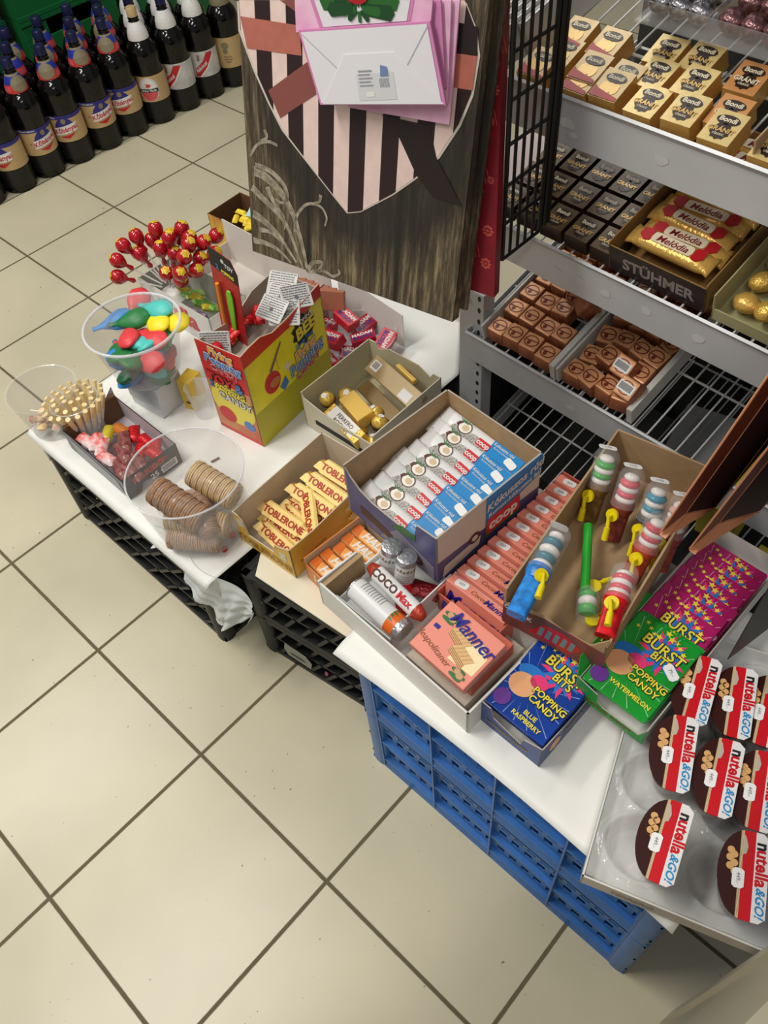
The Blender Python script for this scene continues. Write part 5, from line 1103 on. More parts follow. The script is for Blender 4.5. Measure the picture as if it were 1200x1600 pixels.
gpos = [(-0.349, 0.7921, 0.335), (-0.3279, 0.7329, 0.328), (-0.254, 0.8096, 0.312), (-0.2873, 0.7842, 0.315), (-0.293, 0.7452, 0.3), (-0.3117, 0.695, 0.3), (-0.3996, 0.7694, 0.305), (-0.3357, 0.8271, 0.3)]
gn = ['topmost red gum box at the back of the clear round tub', 'red gum box on top at the left of the clear round tub', 'red gum box lying sideways at the right side of the tub', 'crimson gum box tilted in the middle of the tub', 'crimson gum box low in front of the tilted one', 'red gum box at the front left beside the yellow box', 'red gum box at the back left edge of the tub', 'crimson gum box under the topmost one']
for i, q in enumerate(gpos): gum(T(*q) @ T(0, 0, -.012) @ RZ(gl_[i][2]) @ RX(.25*math.sin(i*2)) @ RY(.2*math.cos(i*3)), gn[i], gl_[i][3])
# far yellow box
ym = (-0.8792, 0.8558, 0.32)
yf = carton('display_box', 'yellow box with a brown inside at the far back of the table', 'box', T(-.862, .842, .2748) @ RZ(math.radians(3)), .16, .11, .088, mat('yellow_far_print', (214, 180, 50), .4, c2=(190, 120, 40), vscale=30), DBR, t=.002)
random.seed(2)
for i in range(12):
    sachet('wrapped_sweet', f'yellow wrapped sweet in the far yellow box, {ORD[i]} of the heap', T(-.815+.009*i, .878+.03*random.random(), .342+.008*random.random()) @ RZ(random.random()*3), .03, .014, mat('yellow_wrap', (240, 210, 60), .4), 'sweet', .014, 'yellow wrapped sweets')
sachet('wrapped_sweet', 'pale blue plush like sweet sticking out of the far yellow box', T(-.755, .925, .365) @ RZ(.5), .07, .045, mat('pale_blue_wrap', (176, 216, 220), .5), 'sweet', .03)
# ================================================================ wafer roll tub
tc_ = (-0.2084, 0.256, 0.275)
tt = thing('plastic_tub', 'big clear round tub of wrapped wafer rolls at the front', 'tub', T(tc_[0]+.010, tc_[1]+.004, .2755))
MB().lathe([(.072, 0), (.078, .006), (.100, .150)], 48, cap=False).lathe([(.072, 0), (.0715, .001)], 48).build('tub_wall', clear('very_clear_plastic', (214, 214, 212), .28, .06), tt, smooth=50)
rm = MB(); rm.tube([(.101*math.cos(2*PI*i/56), .101*math.sin(2*PI*i/56), .151) for i in range(56)], .0018, 8, closed=True); rm.build('rim', clear('rim_plastic', (236, 236, 238), .5, .05), tt, smooth=1)
WF = [mat('wafer_brown', (178, 128, 72), .6, c2=(120, 76, 40), vscale=80, stretch=(1, 1, 9)), mat('wafer_tan', (214, 184, 128), .6, c2=(170, 132, 82), vscale=80, stretch=(1, 1, 9)), mat('wafer_pink', (196, 152, 116), .6, c2=(160, 116, 84), vscale=80, stretch=(1, 1, 9))]
def wroll(a, b, r, m_, label):
    a = Vector(a); b = Vector(b); ctr = Vector((tc_[0]+.010, tc_[1]+.004, 0))
    for q in (a, b):
        dv = Vector((q.x-ctr.x, q.y-ctr.y, 0)); lim = .066+.15*(q.z-.2755)
        if dv.length > lim: dv *= lim/dv.length; q.x = ctr.x+dv.x; q.y = ctr.y+dv.y
    L = (b-a).length; o = thing('wafer_roll', label, 'wafer roll', along(a, b), 'wrapped wafer rolls')
    c = MB(); n = 22
    prof = []
    for i in range(n): z = L*i/n; prof += [(r*(.98+.03*((i*7) % 3)), z), (r*(.98+.03*((i*7) % 3)), z+L/n*.72), (r*.90, z+L/n*.74), (r*.90, z+L/n)]
    c.lathe(prof, 20, 0); c.build('wafer_stack', m_, o, smooth=20)
    f = MB(); f.lathe([(r*.3, -.022), (r*.75, -.012), (r+.0015, 0), (r+.0012, L*.5), (r+.0015, L), (r*.75, L+.012), (r*.35, L+.022)], 16, cap=False); f.v = [(x*(1+.05*math.sin(z*400+x*300)), y*(1+.05*math.sin(z*370+y*200)), z) for x, y, z in f.v]; f.build('film', FILM, o, smooth=1)
    q = MB(); q.prism(ell(.008, .006, 0, 0, 10), 0, .0004, 0, T(0, -r-.0018, -.004) @ RX(PI/2)); q.prism(ell(.006, .005, .002, .012, 10), 0, .0004, 0, T(0, -r-.0018, -.004) @ RX(PI/2)); q.build('red_print', REDP, o); return o
wroll((-0.2545, 0.2215, 0.37), (-0.1525, 0.2394, 0.345), .0265, WF[0], 'brown wafer roll with a red print, on top at the left of the tub')
wroll((-0.2292, 0.2884, 0.375), (-0.1415, 0.3064, 0.355), .0250, WF[1], 'pale wafer roll on top at the right of the tub')
wroll((-0.1321, 0.27, 0.318), (-0.2286, 0.2117, 0.322), .0235, WF[1], 'pale wafer roll lying across under the rim at the front')
wroll((-0.1141, 0.2405, 0.3), (-0.2093, 0.1825, 0.298), .0195, WF[2], 'pinkish wafer roll at the very bottom front of the tub')
wroll((-0.2044, 0.2704, 0.345), (-0.1319, 0.2351, 0.33), .0190, WF[0], 'brown wafer roll mostly hidden behind the two crossed ones')
wroll((-0.2749, 0.2297, 0.3), (-0.2307, 0.3077, 0.298), .0190, WF[2], 'wafer roll at the bottom back of the tub')
tag(MB().box(-.002, .002, 0, .018, 0, .001).build('cinnamon_stick', mat('dark_red_stick', (96, 30, 22), .5), None, T(*(-0.3089, 0.3663, 0.276)) @ RZ(-.2)), 'tiny dark red stick lying on the paper behind the wafer tub', 'stick')

# ================================================================ sweets on the shelves
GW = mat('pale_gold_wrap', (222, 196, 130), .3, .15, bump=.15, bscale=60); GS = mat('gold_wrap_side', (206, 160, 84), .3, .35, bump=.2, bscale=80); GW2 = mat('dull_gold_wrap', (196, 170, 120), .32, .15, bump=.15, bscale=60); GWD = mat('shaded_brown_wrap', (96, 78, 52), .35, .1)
BROWNO = mat('dark_brown_oval', (46, 30, 22), .35); ORGW = mat('orange_gold_wrap', (214, 150, 90), .3, .15); CRML = mat('cream_lettering', (232, 220, 190), .4)
def choc_block(kind):
    W, D_, H = (.043, .052, .028) if kind != 'dark' else (.042, .048, .024)
    o = thing('chocolate_block', 'x', 'chocolate block')
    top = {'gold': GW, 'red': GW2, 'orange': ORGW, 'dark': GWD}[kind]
    b = MB(); w2, d2 = W/2, D_/2
    b.add([(-w2, -d2, 0), (w2, -d2, 0), (w2, d2, 0), (-w2, d2, 0), (-w2*.93, -d2*.93, H), (w2*.93, -d2*.93, H), (w2*.93, d2*.93, H), (-w2*.93, d2*.93, H)], [(0, 3, 2, 1), (0, 1, 5, 4), (1, 2, 6, 5), (2, 3, 7, 6), (3, 0, 4, 7)], 1)
    b.add([(-w2*.93, -d2*.93, H), (w2*.93, -d2*.93, H), (w2*.93, d2*.93, H), (-w2*.93, d2*.93, H)], [(0, 1, 2, 3)], 0)
    bd = b.build('wrapper', [top, GS if kind != 'dark' else BROWNO], o, bev=.0015)
    a = MB(); z = H+.0004
    a.prism(ell(W*.34, D_*.14, 0, D_*.20), z, z+.0003, 0); put_text(a, 'Bondi', .0095, 0, D_*.20, z+.0006, .03, mi=1)
    if kind == 'red':
        for q in (-1, 0, 1): a.prism(ell(.005, .009, q*.008, -.006, 10), z, z+.0002+.0001*q, 3)
        a.prism([(-W*.44, -D_*.44), (W*.44, -D_*.44), (W*.44, -D_*.34), (.004, -D_*.28), (-W*.30, -D_*.20), (-W*.44, -D_*.12)], z+.0004, z+.0006, 2)
    else:
        a.prism(star(W*.30, 0, -D_*.13, 10, .85), z, z+.0003, 0); put_text(a, 'GRÁNIT', .0090, 0, -D_*.10, z+.0006, .03, mi=3 if kind != 'orange' else 1); put_text(a, 'classic', .006, 0, -D_*.22, z+.0006, .0, mi=1)
    a.build('print', [BROWNO, CRML, mat('crimson_print', (180, 30, 32), .35), mat('gold_print', (214, 176, 104), .3, .2)], bd)
    return o
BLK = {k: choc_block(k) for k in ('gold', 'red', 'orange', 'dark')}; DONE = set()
def put_block(kind, M, label, group):
    if kind in DONE: o = copy_tree(BLK[kind], None, M)
    else: o = BLK[kind]; DONE.add(kind); o.matrix_local = M
    o['label'] = label; o['group'] = group
# local coordinates on the shelf: (x, y) measured from the front lip; k = shelf index
def SFL(p): return p
def on(px):  # world point -> shelf frame
    return SF.inverted() @ Vector(px)
S1 = [(0.1082, 0.0637), (0.1548, 0.097), (0.0926, 0.0299), (0.1632, 0.0504), (0.1647, 0.0095), (0.2084, 0.0157), (0.2088, 0.0577), (0.1025, 0.098)]
rl = ['red and gold chocolate block upright in the rear left corner of the top shelf', 'red and gold chocolate block, rear right one of its group', 'red and gold chocolate block half behind the black wire grid', 'red and gold chocolate block in the middle of its group',
      'red and gold chocolate block at the shelf lip, left one', 'red and gold chocolate block at the shelf lip, right one', 'red and gold chocolate block on the right of its group', 'red and gold chocolate block stacked on top of the rear left one']
for i, q in enumerate(S1):
    put_block('red', deck(q[0], max(.035, q[1]), 3, .004*(i % 2)) @ RZ(.04*math.sin(i*3)) @ RX(.12), rl[i], 'red and gold chocolate blocks on the top shelf')
S1b = [(0.2622, 0.0135), (0.3147, 0.0181), (0.2407, 0.0783), (0.2956, 0.078), (0.2271, 0.1172), (0.2741, 0.1246)]
gl1 = ['gold chocolate block at the lip, leftmost of the gold group', 'gold chocolate block at the lip, next to the leftmost gold one', 'gold chocolate block in the second row, left', 'gold chocolate block in the second row, right', 'gold chocolate block in the third row under the foil sweets, left', 'gold chocolate block in the third row under the foil sweets, right']
for i, q in enumerate(S1b):
    put_block('gold', deck(q[0], max(.035, q[1]), 3, .006 if i in (1, 3) else 0) @ RZ(.03*math.sin(i*2)) @ RX(.1), gl1[i], 'gold chocolate blocks on the top shelf')
S1c = [(0.3659, 0.0126), (0.3575, 0.0586), (0.3439, 0.1157)]
for i, q in enumerate(S1c):
    put_block('gold' if i == 0 else 'orange', deck(q[0], max(.035, q[1]), 3) @ RZ(.03) @ RX(.1), ['gold chocolate block at the lip beside the brown divider', 'orange gold chocolate block behind the one beside the divider', 'orange gold chocolate block farthest back beside the divider'][i], 'chocolate blocks beside the divider')
v = (0.4178, 0.0224); put_block('gold', deck(v[0]+.014, max(.035, v[1]), 3) @ RX(.1), 'gold chocolate block right of the brown divider, cut by the photo edge', 'chocolate blocks right of the divider')
# top shelf card liners
ln = MB(); ln.box(0, .30, 0, .002, 0, .10); tag(ln.build('cardboard_liner', mat('dark_tan_card', (142, 120, 92), .7), None, deck(.10, .235, 3) @ RX(.2)), 'tan cardboard liner standing behind the blocks on the top shelf', 'cardboard')
v0 = on((0.3942, 0.7388, 0.97)); tag(MB().box(0, .002, 0, .22, 0, .045).build('divider', BROWN, None, deck(v0.x, .012, 3)), 'brown cardboard divider between the blocks on the top shelf', 'divider')
# foil sweets trays near the top edge
FD = [mat('dark_foil', (70, 62, 66), .22, .8, bump=.8, bscale=120, c2=(200, 196, 200), vscale=110), mat('plum_foil', (84, 52, 56), .22, .6, bump=.8, bscale=120, c2=(150, 110, 110), vscale=110), mat('silver_green_foil', (80, 96, 92), .22, .8, bump=.8, bscale=120, c2=(220, 226, 222), vscale=110)]
fv = on((0.2492, 0.8987, 1.03))
TRM = SF @ T(.180, .098, 1.000) @ RX(.2)
tr = thing('foil_sweet_tray', 'clear plastic tray of foil wrapped sweets at the top right of the shelf', 'tray', TRM)
MB().box(0, .32, 0, .12, 0, .002).box(0, .32, 0, .002, 0, .03).box(.10, .102, 0, .12, 0, .03).box(.19, .192, 0, .12, 0, .03).build('tray_body', FILM, tr)
k = 0
for c in range(3):
    for r in range(2):
        for j in range(3):
            b = MB(); b.ball((0, 0, 0), .016, 1, 1, .9, 0, 12); b.v = [(x*(1+.1*math.sin(z*500+y*400)), y*(1+.1*math.sin(x*500)), z) for x, y, z in b.v]
            o = b.build('foil_sweet', FD[c], None, TRM @ T(.022+.098*c+.028*j, .024+.040*r, .018), smooth=1)
            tag(o, f'{("dark", "plum", "pale green")[c]} foil sweet in the clear top tray, {("front", "back")[r]} row, {ORD[j]}', 'foil sweet', 'foil sweets in the clear tray')
# left end of top shelf: white/silver packets behind the grid
SLV = mat('glossy_white_pack', (206, 206, 200), .2, .2, bump=.3, bscale=30)
for i in range(5):
    tag(MB().box(0, .012, 0, .15, 0, .05).build('flat_pack', SLV, None, deck(-.015+.016*i, .02+.01*i, 3) @ RY(-.3) @ RZ(-.05), bev=.001), f'silvery white flat pack behind the wire grid on the top shelf, {ORD[i]} from the left', 'pack', 'flat packs behind the wire grid')
# ---- middle shelf
for r in range(6):
    for c in range(5):
        x = .070+.046*c-.0*r; y = .034+.050*r
        if c == 4 and r > 3: continue
        bright = (c == 4 or (c == 3 and r < 1)) and r < 2
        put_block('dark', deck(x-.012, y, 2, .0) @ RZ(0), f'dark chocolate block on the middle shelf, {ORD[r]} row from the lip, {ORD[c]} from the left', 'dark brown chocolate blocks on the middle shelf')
tag(MB().box(0, .07, 0, .14, 0, .012).build('flat_pack', mat('white_red_pack', (206, 188, 184), .35), None, deck(-.02, .03, 2) @ RZ(.1), bev=.002), 'pale pink flat pack behind the wire grid on the middle shelf', 'pack')
MEL = [on(q) for q in [(0.2387, 0.818, 0.725), (0.3957, 0.8105, 0.725)]]
mw_ = (MEL[1]-MEL[0]).length*.99; DKB = mat('black_brown_card', (40, 26, 26), .35)
mbx = carton('display_box', 'dark brown display box of gold wrapped chocolate bars on the middle shelf', 'box', deck(MEL[0].x, .010, 2), mw_, .27, .052, [DKB, mat('gold_brown_card', (150, 116, 66), .45), DKB, DKB], mat('gold_brown_card', (150, 116, 66), .45), t=.002, hs=(.046, .052, .052, .052))
mb = MB(); put_text(mb, 'STÜHMER', .026, mw_*.52, .022, .0006, .03, 0, 0, 0, fM(mw_, .27, 0)); mb.build('lettering', mat('grey_lettering', (140, 130, 124), .4), mbx)
GB1 = mat('bright_gold_wrap', (224, 178, 90), .28, .35, bump=.5, bscale=90); RB = mat('rose_red_print', (190, 30, 40), .35); CL = mat('cream_label_print', (240, 226, 196), .35)
def mel_bar():
    o = thing('chocolate_bar', 'x', 'chocolate bar', None, 'gold wrapped bars in the dark box'); b = MB(); n = 16; L = .128; vs = []; sg = 12
    for i in range(n+1):
        e = min(i, n-i); k = (.35, .55, .9, 1)[min(e, 3)]; wv = (1.15, .95, 1, 1)[min(e, 3)]
        vs += [(-L/2+L*i/n, .0165*wv*math.cos(2*PI*j/sg), .011*k*math.sin(2*PI*j/sg)) for j in range(sg)]
    b.add(vs, [(i*sg+j, i*sg+(j+1) % sg, (i+1)*sg+(j+1) % sg, (i+1)*sg+j) for i in range(n) for j in range(sg)]+[tuple(range(sg))[::-1], tuple(range(n*sg, n*sg+sg))])
    w_ = b.build('wrapper', GB1, o, smooth=1)
    a = MB(); z = .0112; a.prism(rrect(.062, .017, .005, 3), z, z+.0004, 0); put_text(a, 'Melódia', .0150, 0, -.001, z+.0008, .01, .2, 0, 2)
    for s_ in (-1, 1): a.prism([(s_*.032, -.009), (s_*.040, -.011), (s_*.049, -.004), (s_*.048, .008), (s_*.038, .011), (s_*.032, .008)], z-.0008, z+.0002, 1)
    a.build('print', [CL, RB, mat('wine_lettering', (130, 30, 30), .4)], w_); return o
m0 = mel_bar()
for i in range(9):
    M = deck(MEL[0].x+mw_/2+.004*math.sin(i*2), .034+.026*i, 2, .040+(.006 if i == 0 else .0)-.002*(i % 2)) @ RZ(.05*math.sin(i*2.5))
    o = m0 if i == 0 else copy_tree(m0, None, M); o.matrix_local = M; o['label'] = f'gold wrapped chocolate bar with red roses on the middle shelf, {ORD[i]} from the front'
# right neighbour with gold and green foil sweets
gx = MEL[0].x+mw_+.012
gbx = carton('display_box', 'pale box of gold and green foil sweets at the right of the middle shelf', 'box', deck(gx, .008, 2), .16, .26, .045, mat('olive_card', (170, 164, 120), .5), mat('olive_card', (170, 164, 120), .5), t=.002, hs=(.02, .045, .045, .045))
GRF = mat('green_foil', (20, 120, 60), .25, .5, bump=.6, bscale=120); random.seed(6)
for i in range(14):
    m_ = (GB1, GOLD, GRF)[i % 3 if i % 3 < 2 or i < 6 else 0]
    nm = 'green' if m_ is GRF else 'gold'
    b = MB(); b.ball((0, 0, 0), .015, 1.3, 1, .8, 0, 12); b.v = [(x*(1+.1*math.sin(z*500+y*400)), y*(1+.12*math.sin(x*400)), z) for x, y, z in b.v]
    o = b.build('foil_sweet', m_, None, deck(gx+.026+.034*(i % 4)+.008*random.random(), .024+.040*(i//4)+.008*random.random(), 2, .022+.008*(i % 2)) @ RZ(i), smooth=1)
    tag(o, f'{nm} foil sweet in the pale middle shelf box, {ORD[i//4]} row, {ORD[i % 4]} from left', 'foil sweet', 'foil sweets in the pale box')
# ---- lower shelf: copper cubes in two grey trays
CU = mat('copper_foil', (186, 116, 74), .35, .15, bump=.25, bscale=50, c2=(128, 68, 42), vscale=30); CUR = mat('dark_red_edge', (96, 22, 20), .4); CUO = mat('brown_ring_print', (116, 46, 30), .4); CUT = mat('pale_copper_top', (214, 154, 108), .35, .12, bump=.2, bscale=50)
def cube():
    o = thing('praline_cube', 'x', 'praline'); s_ = .0190
    b = MB(); b.add([(-s_, -s_, 0), (s_, -s_, 0), (s_, s_, 0), (-s_, s_, 0), (-s_*.9, -s_*.9, .030), (s_*.9, -s_*.9, .030), (s_*.9, s_*.9, .030), (-s_*.9, s_*.9, .030)], [(0, 3, 2, 1), (0, 1, 5, 4), (1, 2, 6, 5), (2, 3, 7, 6), (3, 0, 4, 7), (4, 5, 6, 7)])
    b.m[-1] = 1; w_ = b.build('wrapper', [CU, CUT], o, bev=.003)
    a = MB(); n = 22; R1, R2 = .0140, .0118
    a.add([(R1*math.cos(2*PI*i/n), R1*.85*math.sin(2*PI*i/n), .0306) for i in range(n)]+[(R2*math.cos(2*PI*i/n), R2*.85*math.sin(2*PI*i/n), .0306) for i in range(n)], [(i, (i+1) % n, n+(i+1) % n, n+i) for i in range(n)])
    a.prism([(-.012, -.001), (.012, .001), (.012, .003), (-.012, .001)], .0304, .0307); a.prism(ell(.0035, .0045, -.003, -.004, 8), .0304, .0307)
    a.build('ring_print', CUO, w_); return o
c0 = cube(); nC = 0
TRAYM = mat('grey_divider_card', (206, 204, 196), .5)
def cube_tray(x0, w_, cols, rows, label, gname, h=.032, skip=(), jit=0, extra=(), sy=.043):
    global nC
    t_ = thing('divider_tray', label, 'tray', deck(x0, .004, 1)); MB().box(0, .004, 0, .30, 0, .036).build('side_divider', TRAYM, t_); MB().box(w_-.010, w_, 0, .30, 0, .036).build('side_divider', TRAYM, t_)
    for r in range(rows):
        for c in range(cols):
            if (r, c) in skip: continue
            x = x0+.0255+c*(w_-.014-.043)/(cols-1); y = .026+sy*r
            M = deck(x, y, 1, (0.004 if (r+c) % 3 else .0)+jit*.008*math.sin(r*5+c*3)) @ RZ(.05*math.sin(r*3+c)+jit*.25*math.sin(r*7+c*5)) @ RX(jit*.12*math.sin(r+c*2))
            o = c0 if nC == 0 else copy_tree(c0, None, M); o.matrix_local = M; nC += 1
            o['label'] = f'copper foil praline, {gname} grey tray, {ORD[r]} row from the lip, {ORD[c]} from the left'; o['group'] = f'copper foil pralines in the {gname} tray'
    for M, lab in extra:
        o = copy_tree(c0, None, M); o['label'] = lab; o['group'] = f'copper foil pralines in the {gname} tray'
X0 = on((0.0107, 0.8054, 0.47)).x; X1 = on((0.1759, 0.7916, 0.47)).x; X2 = on((0.3313, 0.8037, 0.47)).x
cube_tray(X0, X1-X0-.002, 4, 8, 'left grey divided tray of copper pralines on the lowest visible shelf', 'left', skip=((3, 3), (2, 3)), extra=(
    (deck(X0+.100, .150, 1, .034) @ RZ(.15) @ RX(1.2), 'copper foil praline lying sideways on top in the left tray'), (deck(X0+.125, .115, 1, .030) @ RZ(.9) @ RY(.9), 'copper foil praline tipped against the middle divider in the left tray'), (deck(X0+.115, .175, 1, .032) @ RZ(.5) @ RX(.4), 'copper foil praline farthest back on top in the left tray')))
cube_tray(X1+.002, X2-X1-.002, 4, 7, 'right grey divided tray of copper pralines on the lowest visible shelf', 'right', jit=1)
for q, lab in ((.100, 'copper foil praline with a barcode label, upper one'), (.130, 'copper foil praline with a barcode label, nearest the lip')):
    M = deck(X1+q, .060 if q == .1 else .030, 1, .032) @ RZ(-.1) @ RX(.5)
    o = copy_tree(c0, None, M); o['label'] = lab; o['group'] = 'copper foil pralines in the right tray'
    s_ = MB(); s_.prism(rrect(.030, .016, .001, 1), .0310, .0314, 0); [s_.box(-.012+.0022*k, -.0108+.0022*k, -.005, .006, .0316, .0318, 1) for k in range(11)]
    s_.build('barcode_label', [TAGM, INK], o)
# things seen through the empty wire deck below
tag(MB().box(0, .10, 0, .12, 0, .10).build('plastic_packet', clear('clear_foil_packet', (200, 204, 204), .55, .2), None, deck(.36, .15, 0, .01) @ RZ(.2), bev=.004), 'clear crinkled packet seen through the empty wire deck', 'packet')
yk = tag(MB().box(0, .07, 0, .14, 0, .12).build('yellow_carton', mat('olive_yellow_card', (196, 178, 50), .45), None, deck(.475, .10, 0, .01) @ RZ(.1), bev=.002), 'olive yellow carton seen through the empty wire deck', 'carton')
tag(MB().box(0, .09, 0, .05, 0, .05).build('yellow_carton', mat('olive_yellow_card', (196, 178, 50), .45), None, deck(.60, .02, 0, .09), bev=.002), 'yellow carton corner behind the copper gift bags', 'carton')
tag(MB().box(-.01, 1.0, 0, .33, 0, .10).build('shade_plinth', mat('plinth_shade_dark', (24, 24, 23), .8), None, SF @ T(0, .07, 0)), 'dark plinth block added for the shade under the lowest wire deck', 'plinth')  # dark box added to give the floor below the deck its shade

# ================================================================ wire grid with gift bags
BW_ = mat('black_wire', (16, 16, 16), .4)
gx_, gz0 = .130, .748
gr_ = thing('wire_grid', 'black wire grid panel hanging beside the shelf front', 'wire grid')
mb = MB(); ys = [.683+.0175*i for i in range(6)]
for i, y in enumerate(ys): mb.cyl((gx_, y, gz0), (gx_, y, 1.25), .0024 if i not in (0, 5) else .0034, 8)
for j in range(9): mb.cyl((gx_, ys[0], gz0+.056*j), (gx_, ys[-1], gz0+.056*j), .0024, 8)
mb.build('wire_mesh', BW_, gr_, smooth=40)
mb = MB()
mb = MB()
for i, y in enumerate((.776, .784)): mb.cyl((gx_+.004, y, gz0+.01), (gx_+.004, y, 1.25), .0035, 8)
mb.build('side_post', BW_, gr_, smooth=40)
# ---- the big wood print bag
O_ = Vector([-0.2351, 0.51986, 0.7]); E1 = Vector([0.985761, 0.168155, 0.0]); E2 = Vector([-0.035397, 0.207502, 0.977594]); NN = E1.cross(E2)
BM = Matrix((E1, E2, NN)).transposed().to_4x4(); BM.translation = O_
WB = 0.3642
def wood_mat():
    m = bpy.data.materials.new('weathered_wood_print'); m.use_nodes = True; nt = m.node_tree; N, L = nt.nodes, nt.links; b = N['Principled BSDF']; b.inputs['Roughness'].default_value = .5
    tc = N.new('ShaderNodeTexCoord'); mp = N.new('ShaderNodeMapping'); mp.inputs['Scale'].default_value = (60, 4.5, 1); L.new(tc.outputs['Object'], mp.inputs[0])
    n = N.new('ShaderNodeTexNoise'); n.inputs['Scale'].default_value = 1.6; n.inputs['Detail'].default_value = 10; n.inputs['Roughness'].default_value = .78; L.new(mp.outputs[0], n.inputs['Vector'])
    r = N.new('ShaderNodeValToRGB'); e = r.color_ramp.elements; e[0].position = .38; e[0].color = lin((38, 32, 24))+(1,); e[1].position = .70; e[1].color = lin((176, 156, 120))+(1,); q = e.new(.5); q.color = lin((84, 72, 52))+(1,); L.new(n.outputs[0], r.inputs[0])
    # plank gaps printed on the bag
    sp = N.new('ShaderNodeSeparateXYZ'); L.new(tc.outputs['Object'], sp.inputs[0])
    md = N.new('ShaderNodeMath'); md.operation = 'PINGPONG'; md.inputs[1].default_value = .078; ad = N.new('ShaderNodeMath'); ad.operation = 'ADD'; ad.inputs[1].default_value = .045; L.new(sp.outputs[0], ad.inputs[0]); L.new(ad.outputs[0], md.inputs[0])
    mr = N.new('ShaderNodeMapRange'); mr.inputs['From Min'].default_value = .001; mr.inputs['From Max'].default_value = .009; L.new(md.outputs[0], mr.inputs['Value'])
    m1 = N.new('ShaderNodeMix'); m1.data_type = 'RGBA'; L.new(mr.outputs[0], m1.inputs[0]); m1.inputs[6].default_value = lin((28, 24, 18))+(1,); L.new(r.outputs[0], m1.inputs[7])
    # soft dark printed halo round the heart
    vm = N.new('ShaderNodeVectorMath'); vm.operation = 'SUBTRACT'; vm.inputs[1].default_value = (0.2029, 0.2468, 0); L.new(tc.outputs['Object'], vm.inputs[0])
    ms = N.new('ShaderNodeVectorMath'); ms.operation = 'MULTIPLY'; ms.inputs[1].default_value = (1, .92, 0); L.new(vm.outputs[0], ms.inputs[0]); ln_ = N.new('ShaderNodeVectorMath'); ln_.operation = 'LENGTH'; L.new(ms.outputs[0], ln_.inputs[0])
    mr2 = N.new('ShaderNodeMapRange'); mr2.inputs['From Min'].default_value = .155; mr2.inputs['From Max'].default_value = .205; mr2.inputs['To Min'].default_value = .12; L.new(ln_.outputs['Value'], mr2.inputs['Value'])
    m2 = N.new('ShaderNodeMix'); m2.data_type = 'RGBA'; L.new(mr2.outputs[0], m2.inputs[0]); m2.inputs[6].default_value = lin((34, 30, 26))+(1,); L.new(m1.outputs[2], m2.inputs[7]); L.new(m2.outputs[2], b.inputs['Base Color'])
    return m
WOODP = wood_mat(); HB = .52
wb = thing('gift_bag', 'big gift bag with a printed striped heart on weathered wood, hanging in front', 'gift bag', BM)
DPT = .018
MB().add([(0, 0, 0), (WB, 0, 0), (WB, HB, 0), (0, HB, 0)], [(0, 1, 2, 3)]).build('front_panel', WOODP, wb, solid=.0006)
MB().add([(0, 0, -DPT), (WB, 0, -DPT), (WB, HB, -DPT*.6), (0, HB, -DPT*.6)], [(3, 2, 1, 0)]).build('back_panel', WOODP, wb, solid=.0006)
for x, s_ in ((0, 1), (WB, -1)):
    MB().add([(x, 0, 0), (x, HB, 0), (x+s_*.004, HB, -DPT*.3), (x+s_*.002, 0, -DPT*.5), (x, HB, -DPT*.6), (x, 0, -DPT)], [(0, 1, 2, 3), (3, 2, 4, 5)]).build('side_gusset', WOODP, wb, solid=.0005)
MB().add([(0, 0, 0), (WB, 0, 0), (WB, 0, -DPT), (0, 0, -DPT)], [(0, 3, 2, 1)]).build('bag_bottom', WOODP, wb, solid=.0006)
heart = [(0.0036, 0.3442), (0.0029, 0.3103), (0.0249, 0.2657), (0.0482, 0.228), (0.0701, 0.1977), (0.1297, 0.1497), (0.1621, 0.1241), (0.1808, 0.1099), (0.2033, 0.1177), (0.254, 0.1545), (0.2891, 0.1859), (0.3179, 0.2176), (0.3426, 0.261), (0.355, 0.2978), (0.3579, 0.3407), (0.3502, 0.3665), (0.334, 0.3902)]
def clip(pl, a, b_, c_):   # keep a*x+b*y>=c
    out = []
    for j in range(len(pl)):
        p0, p1 = pl[j], pl[(j+1) % len(pl)]; d0, d1 = a*p0[0]+b_*p0[1]-c_, a*p1[0]+b_*p1[1]-c_
        if d0 >= 0: out.append(p0)
        if d0*d1 < 0: t_ = d0/(d0-d1); out.append((p0[0]+(p1[0]-p0[0])*t_, p0[1]+(p1[1]-p0[1])*t_))
    return out
a = MB(); HP = mat('pale_pink_stripe', (226, 200, 190), .5, var=.05, vscale=50); HD = mat('dark_choc_stripe', (44, 28, 28), .45)
cx0 = sum(q[0] for q in heart)/len(heart)
a.prism([(x+(x-cx0)*.02, y-.002) for x, y in heart], .0008, .0010, 2); a.prism(heart, .0010, .0013, 0)
sb = [(0.1306, 0.1554), (0.1562, 0.1614), (0.1311, 0.2391), (0.1555, 0.2439)]
P_ = sb[1][0]-sb[0][0]; sl = (sb[2][0]-sb[0][0])/(sb[2][1]-sb[0][1])
for k in range(-5, 8):
    x0 = sb[0][0]+2*P_*k-sl*sb[0][1]
    pl = clip(clip(heart, 1, -sl, x0), -1, sl, -(x0+P_))
    if len(pl) > 2: a.prism(pl, .0014, .0016, 1)
a.build('heart_print', [HP, HD, mat('pale_edge', (200, 190, 176), .5)], wb)
a = MB(); SAL = mat('salmon_ribbon_print', (178, 104, 88), .5, var=.06, vscale=60); SAL2 = mat('dusky_ribbon_print', (134, 76, 70), .5); CHD = mat('choc_ribbon_print', (38, 28, 26), .45)
